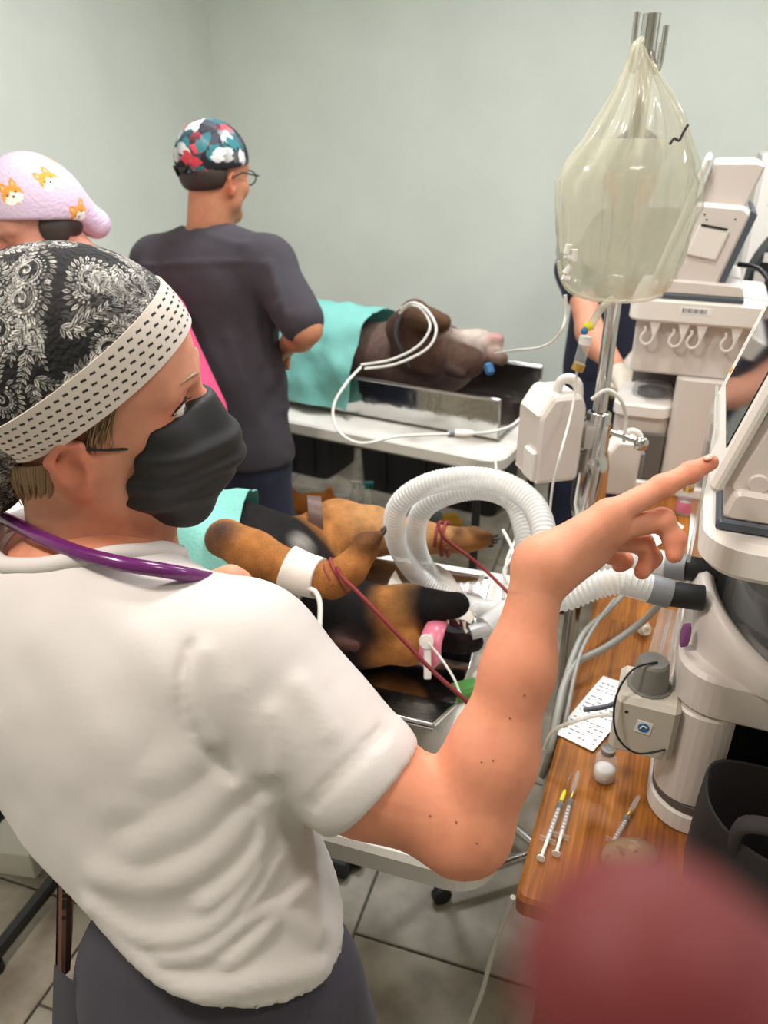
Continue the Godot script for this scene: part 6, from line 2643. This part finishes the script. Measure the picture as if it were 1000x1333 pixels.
func make_small_things() -> void:
	syringe("syringe with a yellow hub and bare needle on the wooden table", on(704, 1118, DECK + 0.006), on(744, 1006, DECK + 0.006), false)
	syringe("syringe with a clear capped needle beside the yellow-hubbed one", on(724, 1112, DECK + 0.006), on(753, 1004, DECK + 0.006), true)
	syringe("lone syringe with a dark tip next to the camouflage pouch", on(790, 1112, DECK + 0.006), on(832, 1036, DECK + 0.006), true)
	vial("glass vial half full of white powder in front of the machine", on(786, 1012, DECK), 0.0165, 0.058, M.knob_grey, M.paper, 0.02, null)
	vial("gold-capped glass vial with a pink label beyond the pointing finger", on(890, 668, DECK), 0.021, 0.075, M.gold, M.line_tube, 0.03, M.wet_pink)
	sheet_on_table("printed form lying under the white powder vial end of the table", [[722, 955], [772, 980], [842, 900], [785, 882]], M.form, 0.006)
	sheet_on_table("folded white paper beyond the hoses on the wooden table", [[812, 706], [850, 716], [890, 690], [858, 662]], M.paper, 0.006)
	# pouch
	var mb := Mb.new()
	var pc := on(818, 1122, DECK)
	mb.x = Transform3D(Basis(Vector3.UP, 0.3), pc)
	mb.lathe([Vector2(0, 0.0), Vector2(0.03, 0.0), Vector2(0.036, 0.006), Vector2(0.034, 0.014), Vector2(0.02, 0.021), Vector2(0, 0.022)], 24, 1.1, 0.8)
	tag(put(mb, "fabric_pouch", M.camo), "small camouflage fabric pouch at the edge of the blurred finger", "pouch")
	# black tote
	var tote := thing("tote_bag", "dark open fabric tote standing in front of the nearest machine", "bag", wood_corner + w1 * 0.315 + w2 * 0.086)
	tote.basis = Basis(w1, Vector3.UP, -w2)
	var rows := []
	for q in [[0.85, 0.0], [0.95, 0.01], [1.0, 0.06], [1.0, 0.13], [0.985, 0.172], [0.975, 0.178], [0.955, 0.174], [0.95, 0.13], [0.93, 0.02]]:
		var row := []
		for i in 41:
			var a := TAU * i / 40
			var cx := signf(cos(a)) * pow(absf(cos(a)), 0.75)
			var sz := signf(sin(a)) * pow(absf(sin(a)), 0.75)
			row.append(Vector3(cx * 0.128 * q[0], q[1] + (0.012 * cos(a * 2.0) if q[1] > 0.1 else 0.0), -sz * 0.078 * q[0]))
		rows.append(row)
	mb = Mb.new()
	mb.sheet(rows)
	put(mb, "bag_body", M.bag_fabric, tote)
	mb = Mb.new()
	mb.box(Vector3(0, 0.012, 0), Vector3(0.2, 0.012, 0.11), 0.004)
	put(mb, "bag_floor", M.bag_fabric, tote)
	mb = Mb.new()
	mb.tube(curve([Vector3(-0.09, 0.15, 0.055), Vector3(-0.085, 0.2, 0.062), Vector3(-0.02, 0.212, 0.07), Vector3(0.05, 0.205, 0.068), Vector3(0.085, 0.15, 0.06)], 7), 0.011, 10, 0.6)
	put(mb, "strap", M.bag_fabric, tote)
	# loose clear parts and cables on the wooden table
	var tp := thing("clear_tube_piece", "clear plastic sampling tube standing beside the machine", "tube", on(848, 866, DECK + 0.02))
	mb = Mb.new()
	mb.tube([at(850, 862, 1.14) - tp.position, at(868, 792, 1.14) - tp.position], 0.009, 14)
	put(mb, "tube", M.clear, tp)
	mb = Mb.new()
	mb.tube([at(862, 866, 1.13) - tp.position, at(880, 796, 1.13) - tp.position], 0.009, 14)
	put(mb, "tube", M.clear, tp)
	mb = Mb.new()
	mb.x = Transform3D(Basis(Vector3.RIGHT, 1.2) , on(838, 818, DECK + 0.014))
	mb.turned([Vector2(0.006, -0.012), Vector2(0.013, -0.01), Vector2(0.013, 0.004), Vector2(0.008, 0.006), Vector2(0.008, 0.018), Vector2(0.005, 0.018), Vector2(0.005, -0.012)], 18)
	tag(put(mb, "clear_adapter", M.line_tube), "small frosted tube adapter lying on the wooden table", "adapter")
	var cg := "grey cables along the table edge"
	cord("grey_cable", "thick grey cable curving from under the hoses to the table gap", "cable", [at(905, 740, 1.12), at(872, 772, 1.22), at(838, 808, 1.34), at(790, 842, 1.34), at(752, 862, 1.32), at(735, 890, 1.28), at(726, 930, 1.24), at(716, 980, 1.22), at(706, 1010, 1.25)], 0.0062, M.cable_grey, cg)
	cord("grey_cable", "grey cable running beside the thick one over the table edge", "cable", [at(815, 770, 1.45), at(790, 796, 1.42), at(762, 822, 1.37), at(748, 850, 1.33), at(738, 880, 1.3), at(730, 915, 1.27), at(722, 960, 1.24), at(712, 1000, 1.26)], 0.0055, M.cable_grey, cg)
	cord("grey_cable", "thin grey cable nearest the wooden table top", "cable", [at(800, 780, 1.42), at(776, 812, 1.36), at(758, 845, 1.32), at(748, 880, 1.28), at(738, 930, 1.24), at(730, 965, 1.24)], 0.0032, M.cable_grey, cg)
	cord("sampling_line", "clear sampling line crossing the printed form", "tube", [at(800, 930, 1.13), at(775, 932, 1.14), at(745, 940, 1.15), at(720, 952, 1.17), at(708, 975, 1.2)], 0.003, M.line_tube)
	cord("black_lead", "black lead lying on the printed form below the side unit", "cable", [at(845, 905, 1.1), at(812, 912, 1.13), at(788, 920, 1.13), at(760, 924, 1.14)], 0.004, M.slate)
	for q in [[[655, 690, 1.6], [668, 720, 1.55], [656, 745, 1.5], [670, 775, 1.45], [664, 800, 1.42]], [[645, 600, 2.1], [650, 640, 2.0], [672, 690, 1.8], [660, 730, 1.6], [655, 780, 1.5]]]:
		var pts := []
		for p in q:
			pts.append(at(p[0], p[1], p[2]))
		cord("white_cable", "white cable dangling beside the leg of the far table" if q[0][1] == 600 else "short white cable tangled below the far paw", "cable", pts, 0.0035, M.cable_white)
	cord("white_cable", "white cable trailing below the wooden table corner", "cable", [at(668, 1168, 1.05), at(655, 1200, 1.1), at(640, 1245, 1.15), at(628, 1290, 1.2), at(612, 1333, 1.25), at(600, 1380, 1.3)], 0.0038, M.cable_white)
	# green sponge under the dog's jaw, swab cloth
	mb = Mb.new()
	mb.x = Transform3D(Basis(Vector3.UP, 0.4), on(606, 905, DECK))
	mb.box(Vector3(0, 0.012, 0), Vector3(0.05, 0.024, 0.035), 0.006)
	tag(put(mb, "sponge", M.green), "green sponge on the table end below the dog's jaw", "sponge")
	mb = Mb.new()
	var cl := []
	for i in 13:
		var row := []
		for j in 13:
			var u := j / 12.0
			var v := i / 12.0
			row.append(on_near(0.3 - 0.17 * u, 0.46 + 0.1 * v, 0.06 + 0.045 * v + 0.012 * sin(u * 9.0 + v * 4.0)))
		cl.append(row)
	mb.shell(cl, 0.003)
	tag(put(mb, "gauze_cloth", M.gauze), "white gauze cloth in the trough behind the dog's muzzle", "cloth")
	# things on the floor beyond
	crate("large black storage crate on the floor under the far table", on(458, 622, 0) + Vector3(0.02, 0, 0.12), on(640, 664, 0) + Vector3(0.02, 0, 0.12), 0.34, 0.4)
	crate("black storage crate left of the larger one, beside the grey scrub top", on(340, 592, 0) + Vector3(0, 0, 0.16), on(432, 612, 0) + Vector3(0, 0, 0.16), 0.34, 0.4)
	spray_bottle("spray bottle with a teal head standing on the floor", on(478, 660, 0), 0.62, M.line_tube, M.teal)
	spray_bottle("spray bottle with a cream head beside the teal one", on(462, 658, 0), 0.6, M.line_tube, M.machine_beige)
	var tool_ := thing("hand_tool", "yellow hand tool with a grey round end on the floor", "tool", on(565, 692, 0))
	mb = Mb.new()
	mb.x = Transform3D(Basis(Vector3.UP, 0.2), Vector3.ZERO)
	mb.box(Vector3(0, 0.04, 0), Vector3(0.26, 0.07, 0.09), 0.02)
	put(mb, "body", M.yellow, tool_)
	mb = Mb.new()
	mb.tube([Vector3(0.0, 0.08, 0.0), Vector3(-0.01, 0.085, 0.08)], 0.038, 16)
	put(mb, "round_end", M.machine_grey, tool_)
	var sack := blob(0.012)
	var sp := on(412, 668, 0)
	sack.egg(sp + Vector3(0, 0.05, 0), Vector3(0.12, 0.05, 0.08), Basis.IDENTITY, 0.03)
	sack.cap(sp + Vector3(-0.08, 0.06, 0), sp + Vector3(-0.12, 0.12, 0), 0.03, 0.02, 0.03)
	sack.cap(sp + Vector3(0.05, 0.07, 0), sp + Vector3(0.07, 0.13, 0), 0.03, 0.015, 0.03)
	sack.bend = coat_bumps()
	after.append(func() -> void:
		tag(put(sack.out, "orange_bag", M.orange), "crumpled orange bag on the floor beyond the near dog", "bag"))
	# carton and power brick
	var bx := thing("carton", "white carton with a green mark on the floor at the left edge", "box", on(2, 1098, 0) + Vector3(-0.04, 0, -0.06))
	bx.basis = Basis(Vector3.UP, -0.15)
	box_of("box_body", M.machine_white, bx, Vector3(-0.2, 0, -0.14), Vector3(0.2, 0.085, 0.14), 0.003)
	box_of("green_mark", M.teal, bx, Vector3(0.02, 0.025, 0.139), Vector3(0.09, 0.06, 0.1415), 0.0)
	box_of("flap", M.paper, bx, Vector3(-0.19, 0.085, -0.13), Vector3(0.19, 0.089, 0.0), 0.001)
	mb = Mb.new()
	mb.x = Transform3D(Basis(Vector3.UP, -0.3), on(428, 1128, 0))
	mb.box(Vector3(0, 0.025, 0), Vector3(0.12, 0.05, 0.06), 0.008)
	mb.box(Vector3(0.06, 0.03, -0.05), Vector3(0.05, 0.06, 0.08), 0.008)
	tag(put(mb, "power_adapter", M.black_plastic), "black power adapter on the floor under the near table", "adapter")
	# cabinet and black case at the right edge
	var cab := thing("white_cabinet", "tall white cabinet with a green sign at the right edge", "cabinet", deep(1010, 280, 2.85) * Vector3(1, 0, 1) + w1 * 0.12)
	cab.basis = Basis(w1, Vector3.UP, -w2)
	var cw := 0.5
	box_of("carcass", M.machine_white, cab, Vector3(-0.2, 0, -0.4), Vector3(cw - 0.2, 1.62, 0.0), 0.006)
	box_of("door", M.machine_white, cab, Vector3(-0.19, 0.06, 0.0), Vector3(cw - 0.21, 1.6, 0.016), 0.004)
	box_of("sign", M.teal, cab, Vector3(-0.15, 1.46, 0.016), Vector3(-0.09, 1.5, 0.019), 0.0, "green sign")
	var cs := thing("black_case", "black equipment case with a white label strip beside the far machine", "case", wood_corner + w1 * 0.335 + w2 * 1.76)
	cs.basis = Basis(w1, Vector3.UP, -w2)
	mb = Mb.new()
	mb.x = Transform3D(Basis.IDENTITY, Vector3(0, 0, -0.2))
	mb.extrude(softened(PackedVector2Array([Vector2(-0.12, 0), Vector2(0.16, 0), Vector2(0.16, 0.62), Vector2(-0.05, 0.62), Vector2(-0.12, 0.5)]), 0.05), 0.2, 0.01)
	put(mb, "shell", M.black_plastic, cs)
	box_of("label_strip", M.paper, cs, Vector3(-0.105, 0.38, 0.0), Vector3(-0.075, 0.5, 0.002), 0.0)
	box_of("label_square", M.paper, cs, Vector3(-0.09, 0.525, 0.0), Vector3(-0.065, 0.55, 0.002), 0.0)


func coat_bumps() -> Callable:
	var f := FastNoiseLite.new()
	f.seed = 41
	f.frequency = 14.0
	return func(p: Vector3) -> float: return -0.012 * absf(f.get_noise_3dv(p))


# the photographer's own hand, its fingertip just in front of the lens
func photographer_hand() -> void:
	var o := thing("person_hand", "blurred fingertip of the photographer in the bottom right corner", "hand")
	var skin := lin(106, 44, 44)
	var b := blob(0.0016)
	var p := func(x: float, y: float, z: float) -> Vector3: return eye + look * Vector3(x, y, -z)
	# first finger reaches up into view, the others stay folded below it
	b.chain([p.call(0.052, -0.085, 0.05), p.call(0.036, -0.058, 0.054), p.call(0.025, -0.042, 0.055), p.call(0.0185, -0.0335, 0.0545)], [0.0115, 0.0112, 0.0105, 0.0092], 0.006, skin)
	for i in 3:
		var dx := 0.02 * (i + 1)
		b.chain([p.call(0.052 + dx, -0.088 - i * 0.004, 0.052), p.call(0.05 + dx, -0.07 - i * 0.006, 0.062), p.call(0.046 + dx, -0.082 - i * 0.006, 0.074)], [0.0115, 0.0105, 0.0092], 0.006, skin)
	b.chain([p.call(0.05, -0.12, 0.04), p.call(0.03, -0.112, 0.05), p.call(0.015, -0.1, 0.06)], [0.014, 0.012, 0.0095], 0.01, skin)
	for i in 4:
		b.cap(p.call(0.075 + i * 0.006, -0.15, 0.035), p.call(0.052 + i * 0.02, -0.088 - i * 0.003, 0.052), 0.018, 0.014, 0.02, skin)
	b.cap(p.call(0.085, -0.15, 0.035), p.call(0.1, -0.23, 0.02), 0.028, 0.032, 0.03, skin)
	after.append(func() -> void: put(b.out, "hand_skin", M.skin, o))


func _ready() -> void:
	rng.seed = 7
	make_view()
	make_materials()
	make_lamps()
	make_room()
	woman_in_white()
	man_at_far_table()
	woman_in_lilac_cap()
	person_in_navy()
	make_tables_and_dogs()
	make_machines()
	make_small_things()
	photographer_hand()
	run_jobs()
